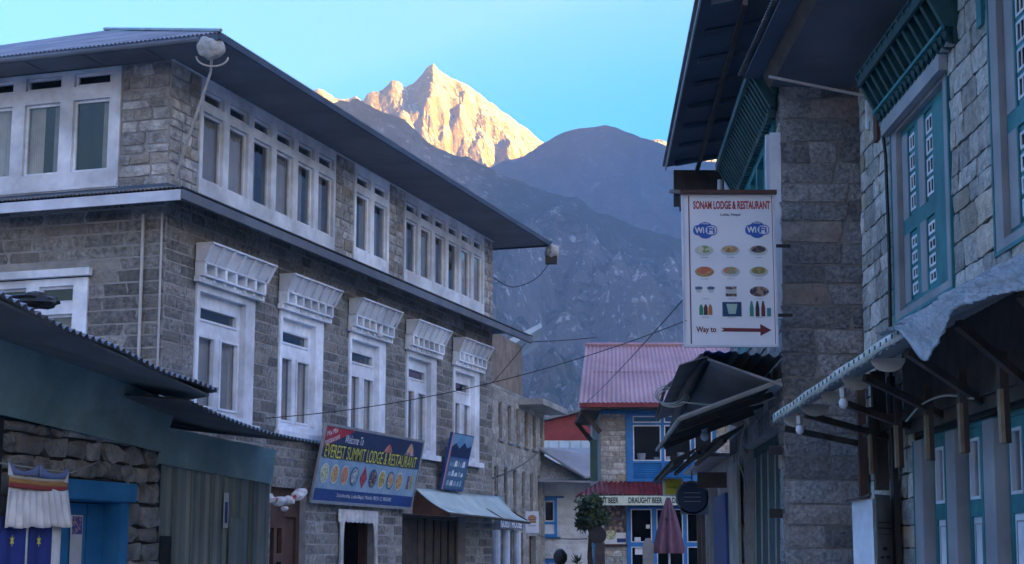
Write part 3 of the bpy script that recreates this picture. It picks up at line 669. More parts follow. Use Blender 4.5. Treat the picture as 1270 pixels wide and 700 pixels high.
cable('slack_cable', 'thin cable sagging from the lodge wall to the far roof corner lamp', [WL(16.02, .02, 8.55), WL(16.4, .4, 8.35), WL(16.8, .9, 8.6), WL(16.95, 1.25, 9.05)], .012)
# white bundles over the brown door
t = empty('bundle_garland', 'string of round white bundles hung over the brown doorway beside the banner', 'garland', WL(4.0, .3, 2.6))
for k, (s, dz) in enumerate([(3.2, -.02), (3.62, -.06), (3.95, -.03), (4.35, .06), (4.5, .12)]):
    blob('bundle', M['lace'], t, Vector(WL(s, .3, 2.6 + dz)) - Vector(WL(4.0, .3, 2.6)), .1, (1.25, 1, .85), sub=2, seed=k)
MB().tube([Vector(WL(s, .3, z)) - Vector(WL(4, .3, 2.6)) for s, z in [(2.6, 2.66), (3.3, 2.58), (4.0, 2.56), (4.7, 2.8)]], .03, 6).build('cord', M['sign_red'], t)
blob('bundle', M['lace'], t, Vector(WL(3.85, .3, 2.42)) - Vector(WL(4.0, .3, 2.6)), .06, (1.2, 1, .8), sub=2, seed=9)
t = empty('wall_bulb', 'bare white bulb under the third carved cornice from the near corner', 'bulb', WL(7.75, .42, 6.0)); blob('globe', M['bulb'], t, (0, 0, 0), .07, amp=0); MB().tube([(0, 0, .05), (0, 0, .16)], .035, 8).build('socket', M['white_old'], t)
t = empty('wall_bulb', 'tiny bulb low on the frame of the second street window', 'bulb', WL(5.35, .1, 3.98)); blob('globe', M['bulb'], t, (0, 0, 0), .04); MB().tube([(0, 0, .03), (0, 0, .1)], .02, 8).build('socket', M['white_old'], t)

# ---- banners on the lodge
foods = [food_mat('salad', [(.5, .5, .35), (.2, .3, .1), (.6, .55, .4)]), food_mat('noodles', [(.4, .25, .1), (.5, .35, .15), (.3, .15, .06)]), food_mat('curry', [(.5, .12, .06), (.4, .2, .1), (.55, .3, .15)]),
         food_mat('stew', [(.1, .2, .3), (.35, .35, .25), (.5, .5, .45)]), food_mat('berries', [(.35, .03, .06), (.25, .02, .04), (.4, .1, .1)]), food_mat('dark_dish', [(.03, .03, .06), (.1, .07, .06), (.3, .2, .15)]),
         food_mat('fried', [(.5, .38, .1), (.35, .25, .08), (.2, .2, .06)]), food_mat('mixed_plate', [(.45, .35, .25), (.2, .3, .15), (.5, .2, .12)])]
o0 = Vector(WL(5.28, .14, 2.62)); o1 = Vector(WL(10.17, .14, 2.62)); oup = Vector(WL(5.2, .42, 3.99))
sg = empty('lodge_banner', 'wide tilted navy banner with yellow lodge name and a row of food pictures', 'banner', mat=basis(o0, o1 - o0, oup - o0))
Wb, Hb = 4.93, 1.40
poly('backing', M['sign_lblue'], sg, rect(0, 0, Wb, Hb), 0, .02)
fr = MB().gsolid(-.05, Wb + .05, -.05, Hb + .05, -.03, .02, [(0, Wb, 0, Hb)], lambda s, o, z: (s, z, o)).build('frame', M['steel'], sg)
poly('footer_band', M['sign_blue'], sg, rect(.01, .01, Wb - .01, .23), .006)
poly('header_band', M['sign_navy'], sg, rect(.01, .82, Wb - .01, Hb - .01), .006)
poly('corner_flash', M['sign_red'], sg, [(.01, .99), (.01, 1.39), (1.35, 1.39)], .010)
text('EVEREST SUMMIT LODGE & RESTAURANT', M['sign_black'], sg, .10, .80, 4.64, .285, .011, bold=.03)
text('EVEREST SUMMIT LODGE & RESTAURANT', M['sign_yellow'], sg, .12, .82, 4.6, .25, .015, bold=.0)
text('Welcome To', M['print_white'], sg, .95, 1.13, .85, .16, .011, shear=.4)
text('Mix Mix', M['print_white'], sg, .09, 1.2, .45, .10, .014, rot=.25)
text('restaurant', M['print_white'], sg, .06, 1.04, .62, .09, .014, rot=.25)
text('Solukhumbu, Lukla-Nepal, Mobile: 9823112, 9803082', M['print_white'], sg, 1.05, .07, 2.7, .10, .011)
poly('mountain_print', food_mat('print_peak', [(.45, .25, .15), (.5, .3, .2), (.12, .12, .2)], 8), sg, [(4.0, 1.08), (4.2, 1.3), (4.3, 1.34), (4.45, 1.2), (4.55, 1.08)], .012)
poly('mountain_print', food_mat('print_red_peak', [(.4, .08, .08), (.45, .2, .15), (.3, .1, .1)], 8), sg, [(2.85, 1.07), (3.05, 1.22), (3.15, 1.25), (3.3, 1.12), (3.32, 1.07)], .012)
plate = plain('plate_white', (.5, .52, .5), .4); plate_b = plain('plate_blue', (.04, .12, .2), .4)
for k in range(9):
    cx = .3 + k * .46
    if k == 4: poly('food_picture', foods[4], sg, [(cx - .17, .5), (cx, .3), (cx + .17, .5), (cx, .74)], .012)
    else:
        poly('plate_print', plate_b if k in (3, 5, 7) else plate, sg, ell(cx, .52, .19, .19), .0095); poly('food_picture', foods[[0, 1, 2, 3, 4, 5, 6, 7, 1][k]], sg, ell(cx, .52, .155, .16, 14), .013)
for k in range(2): poly('cup_print', foods[5 + k], sg, rect(4.44 + .2 * k, .38, 4.54 + .2 * k, .66), .012)

o0 = Vector(WL(12.06, .14, 3.08)); o1 = Vector(WL(13.5, .14, 3.08)); oup = Vector(WL(12.1, .42, 4.36))
sg = empty('upright_banner', 'small upright blue banner leaning on the wall above the pale awning', 'banner', mat=basis(o0, o1 - o0, oup - o0))
poly('backing', M['sign_blue'], sg, rect(0, 0, 1.42, 1.3), 0, .06)
poly('sky_print', food_mat('print_sky', [(.1, .25, .4), (.14, .3, .45)], 4), sg, rect(.1, .9, 1.38, 1.28), .006)
poly('hill_print', M['sign_navy'], sg, [(.1, .78), (.1, .98), (.35, 1.08), (.6, .96), (.9, 1.12), (1.1, 1.0), (1.38, 1.06), (1.38, .78)], .009)
poly('lower_print', plain('poster_blue', (.05, .12, .22)), sg, rect(.12, .04, 1.36, .74), .006)
poly('edge_strip', plain('strip_pink', (.4, .2, .22)), sg, rect(0, 0, .09, 1.3), .008)
prg = random.Random(4)
for k in range(3):
    x = .2
    while x < 1.2:
        w_ = prg.uniform(.08, .2); h_ = prg.uniform(.09, .16); y = .54 - k * .22; poly('print_patch', M['sign_lblue'] if prg.random() < .6 else M['print_white'], sg, [(x, y), (x + w_, y + .01), (x + w_ * .9, y + h_), (x + w_ * .2, y + h_ * .9)], .010); x += w_ + .04

# pale awning over the shop front
aw = empty('shop_awning', 'pale green tarp awning sloping out over the dark shop front', 'awning', (-5.47, 25, 0), A_L)
MB().sheet(lambda a, b: FL(10.7 + (5.75) * a, .04 + (.8) * b + .02 * math.sin(a * 9), 3.06 - .53 * b - .06 * math.sin(b * 3.1) * (1 + .5 * math.sin(a * 14)) - (.09 * b * a)), 40, 8, (0, 0, .008)).build('tarp', M['tarp'], aw, smooth=True)
eg = MB(); eg.tube([FL(10.7, .84, 2.5), FL(13.5, .84, 2.47), FL(16.45, .84, 2.41)], .03, 6); eg.build('edge_pole', M['wood_dark'], aw)
for s in (10.8, 12.6, 14.4, 16.3): MB().beam(FL(s, .82, 2.46), FL(s, 0, 2.92), .05, .05).build('rafter', M['wood_dark'], aw)
MB().hexa([FL(10.69, .0, 2.5), FL(10.72, .0, 2.5), FL(10.72, .8, 2.44), FL(10.69, .8, 2.44)], [FL(10.69, 0, 3.02), FL(10.72, 0, 3.02), FL(10.72, .8, 2.5), FL(10.69, .8, 2.5)]).build('side_flap', M['wood_brown'], aw)

# ------------------------------------------------------------------ LEFT FRONT: rubble shed with blue door, green tin shed
shed = empty('stone_shed', 'dark rubble stone shed with a bright blue door and sagging green tin eave', 'shed', (-2.854, 13.0, 0), A_L)
hd = [(-1.62, -.48, 0, 2.14)]
MB().gsolid(-5.2, 0, 0, 3.0, -.3, 0, hd, FL).build('wall', M['mortar_dark'], shed)
bx('wall', M['mortar_dark'], shed, -.3, 0, -4, -.31, 0, 3.0, FL)
bx('wall', M['mortar_dark'], shed, -5.2, -4.9, -4, -.31, 0, 3.0, FL); bx('wall', M['mortar_dark'], shed, -5.2, 0, -4.3, -4.01, 0, 3.0, FL)
rg = random.Random(5)
lay(shed, courses(-5.2, 0, .0, 2.52, hd, (.09, .19), (.15, .38), rg, FL, M['stone_dark'], 'R', 2.2, .07, .01), 300)
bd = MB().gsolid(-1.62, -.48, 0, 2.14, -.14, .06, [(-1.5, -.6, 0, 2.0)], FL).build('door', M['blue'], shed)
bx('lintel', M['blue'], bd, -1.68, -.44, .061, .10, 2.01, 2.15, FL)
for k in range(4): bx('door_board', M['blue'], bd, -1.5 + k * .225, -1.5 + k * .225 + .215, -.11, -.09 + .006 * (k % 2), 0, 1.99, FL)
t = empty('door_notice', 'white strip of paper with a blue photo print stuck on the blue door', 'notice', mat=basis(mwL.to_3x3() @ Vector((0, 0, 0)) + Vector((-2.854, 13, 0)) + mwL.to_3x3() @ Vector(FL(-1.06, -.07, 1.2)), mwL.to_3x3() @ Vector((1, 0, 0)), (0, 0, 1)))
poly('sheet', M['paper'], t, rect(0, 0, .155, .7), 0, .003); poly('photo', food_mat('photo_print', [(.03, .05, .2), (.06, .1, .3), (.4, .2, .2)], 60), t, rect(.015, .56, .145, .69), .003)
# sheet-metal fascia and eave
MB().hexa([FL(-5.3, .06, 2.62 + .05), FL(-2.15, .10, 2.54), FL(-2.15, .07, 2.54), FL(-5.3, .03, 2.67)], [FL(-5.3, .14, 3.2), FL(-2.15, .22, 3.07), FL(-2.15, .19, 3.07), FL(-5.3, .11, 3.2)]).build('fascia_sheet', M['green_tin'], shed)
MB().hexa([FL(-2.148, .10, 2.54), FL(-.1, .10, 2.42), FL(-.1, .07, 2.42), FL(-2.148, .07, 2.54)], [FL(-2.148, .22, 3.07), FL(.06, .14, 2.80), FL(.06, .11, 2.80), FL(-2.148, .19, 3.07)]).build('fascia_sheet', M['green_tin'], shed)
corr('roof', M['tin_roof'], shed, FL(-5.6, 1.0, 3.43), Vector(FL(-.86, 1.0, 2.80)) - Vector(FL(-5.6, 1.0, 3.43)), Vector(FL(0, -1.0, .20)), 4.79, 5.2, wave=.075, amp=.017, nv=6, bend=lambda u, v: (0, 0, -.045 * math.sin(u / 4.79 * math.pi) - .012 * math.sin(u * 5.1) * (1 - v / 5.2)))
corr('roof', M['tin_roof'], shed, FL(-.85, 1.0, 2.812), Vector(FL(.3, .05, -.03)), Vector(FL(0, -1.0, .19)), 1.0, 5.2, wave=.075, amp=.017, nv=6, top=lambda u: (u * 1.0, 5.2))
MB().hexa([FL(-5.6, .95, 3.34), FL(-.9, .95, 2.76), FL(.06, .16, 2.83), FL(-5.6, .16, 3.3)], [FL(-5.6, .95, 3.36), FL(-.9, .95, 2.775), FL(.06, .16, 2.845), FL(-5.6, .16, 3.32)]).build('soffit', M['tin_dark'], shed)
t = tag(blob('plastic_bundle', M['black'], None, WL(0, 0, 0), .10, (1.6, 1, .5), 3, .2, 1, 2), 'dark plastic bundle lying on the edge of the shed roof below the lodge window', 'bundle')
t.location = Vector((-2.854, 13, 0)) + mwL.to_3x3() @ Vector(FL(-3.05, .9, 3.15)) - Vector(WL(0, 0, 0)); t.scale = (1, 1, 1)

gsh = empty('green_tin_shed', 'green corrugated metal shed with a sagging dark tin roof beside the rubble shed', 'shed', (-2.854, 13.0, 0), A_L)
MB().grid(lambda a, b: FL(.02 + 1.94 * a, .02 + .012 * (1 if int(a * 48) % 4 in (0, 1) else -1) , 2.33 * b + 0), 96, 1).build('wall_sheet', M['green_old'], gsh)
for s in (.22, .52, .86, 1.3, 1.62): bx('wall_seam', M['green_old'], gsh, s, s + .02, .034, .05, 0, 2.3, FL)
bx('wall', M['green_old'], gsh, 1.93, 1.96, -3.2, .0, 0, 2.55, FL); bx('wall', M['green_old'], gsh, .02, .05, -3.2, -.31, 0, 2.4, FL); bx('wall', M['green_old'], gsh, .05, 1.93, -3.2, -3.15, 0, 2.5, FL)
bx('wall_backing', M['soffit_dark'], gsh, .03, 1.92, -.04, -.005, 0, 2.5, FL)
bx('opening_shade_panel', M['black'], gsh, .03, .2, .035, .045, 1.3, 1.76, FL)  # flat black panel standing in for the shade inside an opening
MB().hexa([FL(-.1, .07, 2.33), FL(1.93, .07, 2.25), FL(1.93, .05, 2.25), FL(-.1, .05, 2.33)], [FL(.0, .10, 2.62), FL(1.93, .10, 2.56), FL(1.93, .08, 2.56), FL(.0, .08, 2.62)]).build('fascia_sheet', M['green_tin'], gsh)
corr('roof', M['tin_dark'], gsh, FL(-.95, .8, 2.73), Vector(FL(1.38, .8, 2.575)) - Vector(FL(-.95, .8, 2.73)), Vector(FL(.28, -1, .12)), 2.34, 4, wave=.07, amp=.015, nv=6, bend=lambda u, v: (0, 0, -.05 * math.sin(u / 2.34 * math.pi) * (1 - v / 4)))
bx('door_plank', M['green_old'], gsh, 1.16, 1.42, .052, .07, .2, 1.93, FL)
t = empty('shed_notice', 'narrow white paper strip taped to the green tin shed wall', 'notice', mat=basis(Vector((-2.854, 13, 0)) + mwL.to_3x3() @ Vector(FL(1.05, .056, 1.84)), mwL.to_3x3() @ Vector((1, 0, 0)), (0, 0, 1)))
poly('sheet', M['paper'], t, rect(0, 0, .085, .3), 0, .003); poly('print', M['sign_blue'], t, rect(.02, .04, .065, .22), .002)

# hanging clothes by the blue door
def hang(s, o, z): return Vector((-2.854, 13, 0)) + mwL.to_3x3() @ Vector(FL(s, o, z))
b0 = hang(-2.35, .32, 0)
t = empty('striped_apron', 'white gathered apron with orange and red waistband hanging beside the blue door', 'apron', b0)
def cl(s, o, z): return tuple(hang(s, o, z) - b0)
edge = lambda a, b: -2.42 + .66 * a + (b > .35) * (b - .35) * .16 * (a - .2)
MB().sheet(lambda a, b: cl(-2.42 + .68 * a + (a - .3) * .12 * b, .34 + .022 * math.sin(a * 62 + .5 * b) * b, 2.045 - .245 * b - .02 * (1 - a) * b + .006 * math.sin(a * 20)), 90, 8, (0, .004, 0)).build('skirt', M['lace'], t, smooth=True)
for nm, c, z0, z1 in (('band', (.45, .38, .28), 2.105, 2.125), ('band', (.42, .20, .07), 2.075, 2.105), ('band', (.30, .05, .05), 2.045, 2.075)):
    MB().sheet(lambda a, b: cl(-2.43 + .69 * a, .345 + .01 * math.sin(a * 5), z1 + (z0 - z1) * b - .03 * a * 0 - .02 * math.sin(a * 3.1) * .5), 20, 1, (0, .004, 0)).build(nm, plain('stripe%d' % int(z0 * 1000), c, .9), t, smooth=True)
for a0, a1 in ((0, .48), (.5, 1)):
    MB().sheet(lambda a, b: cl(-2.43 + .69 * (a0 + (a1 - a0) * a), .34, 2.125 + b * (.03 + .06 * abs(2 * a - 1) ** 2)), 12, 2, (0, .004, 0)).build('bib', plain('faded_blue_cloth', (.14, .18, .34), .9), t, smooth=True)
MB().sheet(lambda a, b: cl(-2.45 + .06 * a * (1 - b), .35, 2.12 + .09 * b), 2, 2, (0, .004, 0)).build('tie', M['lace'], t); MB().sheet(lambda a, b: cl(-1.76 - .05 * a * (1 - b), .35, 2.10 + .07 * b), 2, 2, (0, .004, 0)).build('tie', M['lace'], t)
t2 = empty('blue_cloth', 'deep blue cloth with white edging hanging below the striped apron', 'cloth', b0)
for a, b_ in ((-2.42, -2.14), (-2.10, -1.84)):
    MB().sheet(lambda u, v: cl(a + (b_ - a) * u, .29 + .01 * math.sin(u * 9), 1.86 - .9 * v), 16, 6, (0, .004, 0)).build('panel', plain('deep_blue_cloth', (.022, .04, .20), .9), t2, smooth=True)
for a, b_ in ((-2.14, -2.10), (-1.83, -1.72)):
    MB().sheet(lambda u, v: cl(a + (b_ - a) * u, .285, 1.85 - .9 * v), 4, 6, (0, .004, 0)).build('white_edge', M['lace'], t2, smooth=True)
for x in (-2.30, -2.0): 
    mb = MB(); mb.add([cl(x + r_ * math.cos(a), .302, 1.70 + 1.5 * r_ * math.sin(a)) for k in range(12) for a, r_ in [(k * math.pi / 6, (.028 if k % 2 else .012))]], [tuple(range(12))]).build('embroidery', M['sign_yellow'], t2)
MB().tube([cl(-3.6, .33, 2.25), cl(-2.4, .33, 2.19), cl(-1.7, .33, 2.17), cl(-.9, .05, 2.3)], .006, 5).build('line', M['cable_pale'], t)
bx('post', M['black'], empty('shed_post', 'dark post at the picture edge left of the hanging apron', 'post', (-2.854, 13, 0), A_L), -2.6, -2.45, .2, .3, 0, 2.5, FL)
#@@SPLIT@@

# ------------------------------------------------------------------ RIGHT: the lodge whose end wall faces up the street
A_S = R(90 - 2.6); A_N = R(90 - .3)
FR = lambda s, o, z: (s, o, z)             # street face, s runs away from the photograph's viewpoint
FE = lambda s, o, z: (-o, -s, z)           # end wall
son = empty('corner_lodge', 'tall stone lodge end wall with deep dark eaves behind the white menu sign', 'building', (2.76, 16.5, 0), A_S)
hS = [(.3, 4.6, 4.1, 6.25), (.35, 4.2, 0, 2.95)]
MB().gsolid(0, 6.2, 0, 7.25, -.3, 0, hS, FR).build('wall', M['mortar'], son)
bx('wall', M['mortar'], son, .305, 6.0, -.3, 0, 0, 7.25, FE)
bx('wall', M['mortar'], son, 5.9, 6.2, -6.0, -.31, 0, 7.25, FR)
bx('interior_partition', M['interior'], son, .5, 5.8, -1.6, -1.5, 0, 7.2, FR)
rg = random.Random(21)
cs = courses(0.0, 2.6, .2, 7.1, [], (.18, .26), (.28, .72), rg, FE, M['stone_grey'], 'S', 1.2, .035, .014)
cs += courses(.0, 6.2, .2, 7.1, [(a - .03, b + .03, c - .03, d + .05) for a, b, c, d in hS], (.2, .27), (.3, .6), rg, FR, M['stone_grey'], 'S', 1.2, .03, .014)
lay(son, cs, 300)
# upper street window with casing seen edge-on, slatted cornice above
fr, cells = lattice(son, FR, .32, 4.58, 4.1, 6.22, 5, [(4.25, 5.5), (5.65, 6.1)], mat=M['teal'], edge=.12, bar=.14, inner=True)
bx('casing', M['white_old'], fr, .26, .34, .0405, .125, 4.02, 6.05, FR); bx('casing_edge', M['blue'], fr, .24, .259, .0, .04, 4.02, 6.05, FR)
bx('casing', M['white_old'], son, -.012, -.002, .0, .115, 4.02, 6.0, FR)
cn = MB(); cn.box(.1, 4.6, .002, .06, 6.27, 6.5, FR); cn.box(.05, 4.6, .06, .09, 6.30, 6.33, FR); cn.box(-.05, 4.3, .30, .34, 6.62, 6.72, FR)
for k in range(26):
    x = .0 + k * .17; cn.hexa([FR(x, .05, 6.28), FR(x + .07, .05, 6.28), FR(x + .07, .1, 6.28), FR(x, .1, 6.28)], [FR(x, .05, 6.70), FR(x + .07, .05, 6.70), FR(x + .07, .345, 6.705), FR(x, .345, 6.705)])
for k in range(34):
    x = .05 + k * .13; cn.box(x, x + .06, .05, .12, 6.18, 6.27, FR)
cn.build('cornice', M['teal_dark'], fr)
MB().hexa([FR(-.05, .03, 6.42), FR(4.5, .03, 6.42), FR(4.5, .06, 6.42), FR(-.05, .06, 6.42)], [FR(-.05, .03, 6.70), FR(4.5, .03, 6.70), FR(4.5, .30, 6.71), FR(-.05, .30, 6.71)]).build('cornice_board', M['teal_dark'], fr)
# eaves: dark boards on rafters
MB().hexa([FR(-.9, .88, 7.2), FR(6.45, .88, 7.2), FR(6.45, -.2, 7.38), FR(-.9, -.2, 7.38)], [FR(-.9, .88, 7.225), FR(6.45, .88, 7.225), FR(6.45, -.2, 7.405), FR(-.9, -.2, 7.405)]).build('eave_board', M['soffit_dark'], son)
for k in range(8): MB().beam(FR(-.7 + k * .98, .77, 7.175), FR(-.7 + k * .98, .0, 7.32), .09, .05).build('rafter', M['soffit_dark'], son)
corr('roof', M['tin_roof'], son, FR(-1, .94, 7.23), FR(1, 0, 0), (0, -1, .2), 7.55, 4.2, amp=.013)
corr('roof', M['tin_roof'], son, FR(-1, -6.9, 7.23), FR(1, 0, 0), (0, 1, .2), 7.55, 3.7, amp=.013)
bx('fascia', M['steel'], son, -.98, 6.5, .881, .90, 7.16, 7.25, FR)
for o_, z_ in ((.42, 7.15),): bx('purlin', M['wood_dark'], son, -.9, 6.44, o_, o_ + .05, z_ - .06, z_, FR)
bx('end_board', M['wood_dark'], son, 6.38, 6.43, .05, .78, 6.60, 7.14, FR); bx('end_board', M['wood_dark'], son, 6.32, 6.37, .12, .70, 6.52, 6.95, FR)
MB().tube([FR(6.3, .0, 6.78), FR(6.3, .85, 6.8)], .03, 6).build('end_rail', M['steel'], son)
for x in (.08, .2): MB().tube([FR(5.3, x, 6.5), FR(5.3, x, 6.74)], .035, 8).build('insulator', M['white_old'], son)
# ground-floor shutters
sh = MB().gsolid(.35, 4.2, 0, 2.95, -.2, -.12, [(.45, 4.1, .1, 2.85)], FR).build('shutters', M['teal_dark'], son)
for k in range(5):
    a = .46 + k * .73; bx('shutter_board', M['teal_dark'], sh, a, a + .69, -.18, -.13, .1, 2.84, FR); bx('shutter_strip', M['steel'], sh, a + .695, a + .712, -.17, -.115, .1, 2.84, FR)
for z in (1.98, 2.62): bx('hinge_block', M['black'], son, -.06, .04, .03, .16, z, z + .09, FR)

# ---- Sonam menu sign
sg = empty('menu_sign', 'white hanging menu board with red lodge name, food pictures and an arrow', 'sign', mat=basis((1.715, 15.8, 3.655), (1, .0, 0), (.03, 0, 1)))
Ws, Hs = .905, 1.52
poly('board', M['board_white'], sg, rect(0, 0, Ws, Hs), 0, .03)
MB().gsolid(-.018, Ws + .012, -.02, Hs, -.035, .012, [(0, Ws - .005, .0, Hs + .1)], lambda s, o, z: (s, z, o)).build('frame', M['white_old'], sg)
bx('top_batten', M['wood_brown'], sg, -.03, Ws + .03, -.012, .05, Hs, Hs + .04, lambda s, o, z: (s, z, o))
poly('margin_line', M['sign_maroon'], sg, rect(.05, .01, .062, Hs - .01), .002); poly('margin_line', M['sign_maroon'], sg, rect(Ws - .02, .01, Ws - .014, Hs - .01), .002)
text('SONAM LODGE & RESTAURANT', M['sign_red'], sg, .10, 1.37, .77, .085, .003, bold=.035)
text('Lukla, Nepal', M['sign_navy'], sg, .37, 1.295, .20, .034, .003, bold=.02)
def wifi(cx, cy):
    poly('wifi_badge', M['wifi_blue'], sg, ell(cx, cy, .085, .085, 24), .002)
    def rr(x0, y0, x1, y1, r):
        p = []
        for (a, b, s) in ((x1 - r, y1 - r, 0), (x0 + r, y1 - r, 1), (x0 + r, y0 + r, 2), (x1 - r, y0 + r, 3)):
            p += [(a + r * math.cos(math.pi / 2 * (s + k / 4)), b + r * math.sin(math.pi / 2 * (s + k / 4))) for k in range(5)]
        return p
    poly('wifi_badge', M['wifi_blue'], sg, rr(cx - .12, cy - .052, cx + .12, cy + .052, .045), .004)
    poly('wifi_badge', M['print_white'], sg, rr(cx + .005, cy - .042, cx + .112, cy + .042, .036), .006)
    text('Wi', M['print_white'], sg, cx - .105, cy - .032, .095, .064, .008, bold=.03)
    text('Fi', M['wifi_blue'], sg, cx + .02, cy - .032, .075, .064, .0085, bold=.03)
    text('FREE', M['print_white'], sg, cx - .035, cy + .06, .07, .016, .006, bold=.02)
wifi(.215, 1.155); wifi(.735, 1.16)
cap = ['momo', 'soup', 'noodle', 'chowmein', 'thukpa set', 'french fries', 'tea & coffee', 'cake', 'chips', 'cold drinks', 'lassi', 'beer']
xs, ys = (.20, .46, .74), (.95, .735, .535, .35)
for r_ in range(3):
    for c_ in range(3):
        cx, cy = xs[c_], ys[r_]
        if r_ == 2 and c_ == 0:
            for dx in (-.06, .06):
                poly('cup_print', plate_b, sg, ell(cx + dx, cy + .035, .04, .016, 14), .004); poly('cup_print', plate, sg, [(cx + dx - .036, cy + .03), (cx + dx - .02, cy - .01), (cx + dx + .02, cy - .01), (cx + dx + .036, cy + .03)], .003)
        elif r_ == 2 and c_ == 1:
            for k in range(3): poly('cake_layer', foods[[5, 6, 5][k]] if k != 1 else plate, sg, rect(cx - .055, cy - .05 + k * .035, cx + .055, cy - .02 + k * .035), .003)
        else:
            poly('plate_print', [plate, plate, plate, foods[1], plate, plate, 0, 0, foods[5]][r_ * 3 + c_] or plate, sg, ell(cx, cy, .095, .052, 22), .003)
            poly('food_picture', foods[[0, 1, 5, 2, 7, 6, 0, 0, 5][r_ * 3 + c_]], sg, ell(cx, cy + .012, .075, .036, 16), .005)
for k, c_ in enumerate(xs):
    for r_ in range(4): text(cap[r_ * 3 + k], M['sign_black'], sg, c_ - .035, ys[r_] - .078, .07, .011, .003)
for k, cc in enumerate([(.03, .25, .12), (.06, .03, .03), (.4, .14, .05)]): poly('bottle_print', plain('bottle%d' % k, cc), sg, [(.14 + k * .045, .30), (.18 + k * .045, .30), (.18 + k * .045, .37), (.167 + k * .045, .405), (.153 + k * .045, .405), (.14 + k * .045, .37)], .003)
poly('glass_backdrop', plain('glass_back', (.012, .05, .12)), sg, rect(.37, .285, .56, .43), .003); poly('glass_print', plain('lassi', (.35, .5, .42)), sg, [(.43, .31), (.50, .31), (.52, .41), (.41, .41)], .005)
for k, cc in enumerate([(.03, .22, .16), (.03, .03, .03), (.14, .03, .03), (.05, .22, .22)]): poly('bottle_print', plain('beer%d' % k, cc), sg, [(.64 + k * .057, .285), (.68 + k * .057, .285), (.68 + k * .057, .37), (.667 + k * .057, .44 if k < 3 else .37), (.653 + k * .057, .44 if k < 3 else .37), (.64 + k * .057, .37)], .003)
text('Way to', M['sign_maroon'], sg, .105, .11, .20, .075, .003, bold=.03)
poly('arrow', M['sign_maroon'], sg, [(.35, .135), (.38, .155), (.35, .172), (.74, .165), (.74, .21), (.85, .148), (.74, .09), (.74, .13)], .003)
MB().beam((Ws + .01, 1.0, -.02), (Ws + .16, 1.0, -.02), .03, .03).build('mount', M['black'], sg); MB().beam((Ws + .01, .3, -.02), (Ws + .16, .3, -.02), .03, .03).build('mount', M['black'], sg)

# ---- street awnings of the corner lodge
mwS = Matrix.Translation((2.76, 16.5, 0)) @ Matrix.Rotation(A_S, 4, 'Z')
WR = lambda s, o, z: tuple(mwS @ Vector((s, o, z)))
ua = empty('upper_awning', 'upper corrugated awning with black rolled tarp just below the white menu sign', 'awning', (2.76, 16.5, 0), A_S)
corr('tin_sheet', M['tin_roof'], ua, FR(-.25, 0, 3.60), (0, 1, 0.09), (1, 0, -.012), .50, 5.4, wave=.115, amp=.018, nv=3)
corr('tin_sheet', plain('blue_tin', (.03, .09, .25), .5), ua, FR(-.25, .50, 3.645), (0, 1, .03), (1, 0, -.012), .3, 5.4, wave=.115, amp=.012, nv=3)
MB().hexa([FR(-.15, .0, 3.3), FR(5, .0, 3.3), FR(5, .75, 3.52), FR(-.15, .75, 3.58)], [FR(-.15, .0, 3.33), FR(5, .0, 3.33), FR(5, .75, 3.54), FR(-.15, .75, 3.6)]).build('under_boards', M['tin_under'], ua)
MB().sheet(lambda a, b: FR(-.1 + 5.6 * a, .74 + .30 * b, 3.62 - .09 * b - .10 * a), 10, 4, (0, 0, .01)).build('tarp_flap', M['tin_roof'], ua)
MB().tube([FR(-.05, .76, 3.60), FR(1.4, .80, 3.54), FR(3, .82, 3.48), FR(5.5, .80, 3.34)], [.05, .075, .08, .06], 8).build('tarp_roll', M['black'], ua, smooth=True)
MB().tube([FR(-.1, .81, 3.63), FR(2.6, 1.06, 3.56), FR(5.5, 1.04, 3.47)], .022, 6).build('edge_pole', M['wood_dark'], ua)
la = empty('lower_awning', 'low plank awning with pale edge pole and light slits over the dark shutters', 'awning', (2.76, 16.5, 0), A_S)
def la_pt(a, b):   # a along the street, b out from the wall
    s = -.1 + 3.3 * a; o = .02 + (1.0 - .0 * a) * b; return FR(s, o + .08 * a * b, 3.36 - (.37 + .06 * a) * b - .04 * a)
for k in range(9):
    b0_, b1_ = k / 9 + .006, (k + 1) / 9 - .006
    MB().sheet(lambda a, b: la_pt(a, b0_ + (b1_ - b0_) * b), 4, 1, (0, 0, .018)).build('plank', M['wood_dark'], la)
MB().tube([la_pt(0, -.02), la_pt(0, .5), la_pt(0, 1.02)], .028, 6).build('edge_pole', M['concrete'], la)
MB().tube([la_pt(0, 1.02), la_pt(.5, 1.03), la_pt(1, 1.03)], .026, 6).build('edge_pole', M['concrete'], la)
for a in (.2, .5, .8): MB().beam(Vector(la_pt(a, 0)) - Vector((0, 0, .06)), Vector(la_pt(a, 1)) - Vector((0, 0, .04)), .05, .06).build('rafter', M['wood_dark'], la)
lb = empty('slatted_awning', 'dark slatted bamboo awning with gaps of light hanging further down the shop row', 'awning', (2.76, 16.5, 0), A_S)
rg = random.Random(9)
for k in range(22):
    s = 3.4 + k * .235
    for (u0, u1) in ((0, rg.uniform(.3, .6)), (rg.uniform(.62, .7), 1.0)):
        MB().hexa([FR(s, .02 + .95 * u0, 3.2 - .46 * u0), FR(s + .22, .02 + .95 * u0, 3.2 - .46 * u0), FR(s + .22, .02 + .95 * u1, 3.2 - .46 * u1), FR(s, .02 + .95 * u1, 3.2 - .46 * u1)],
                  [FR(s, .02 + .95 * u0, 3.22 - .46 * u0), FR(s + .22, .02 + .95 * u0, 3.22 - .46 * u0), FR(s + .22, .02 + .95 * u1, 3.22 - .46 * u1), FR(s, .02 + .95 * u1, 3.22 - .46 * u1)]).build('slat', M['wood_dark'], lb)
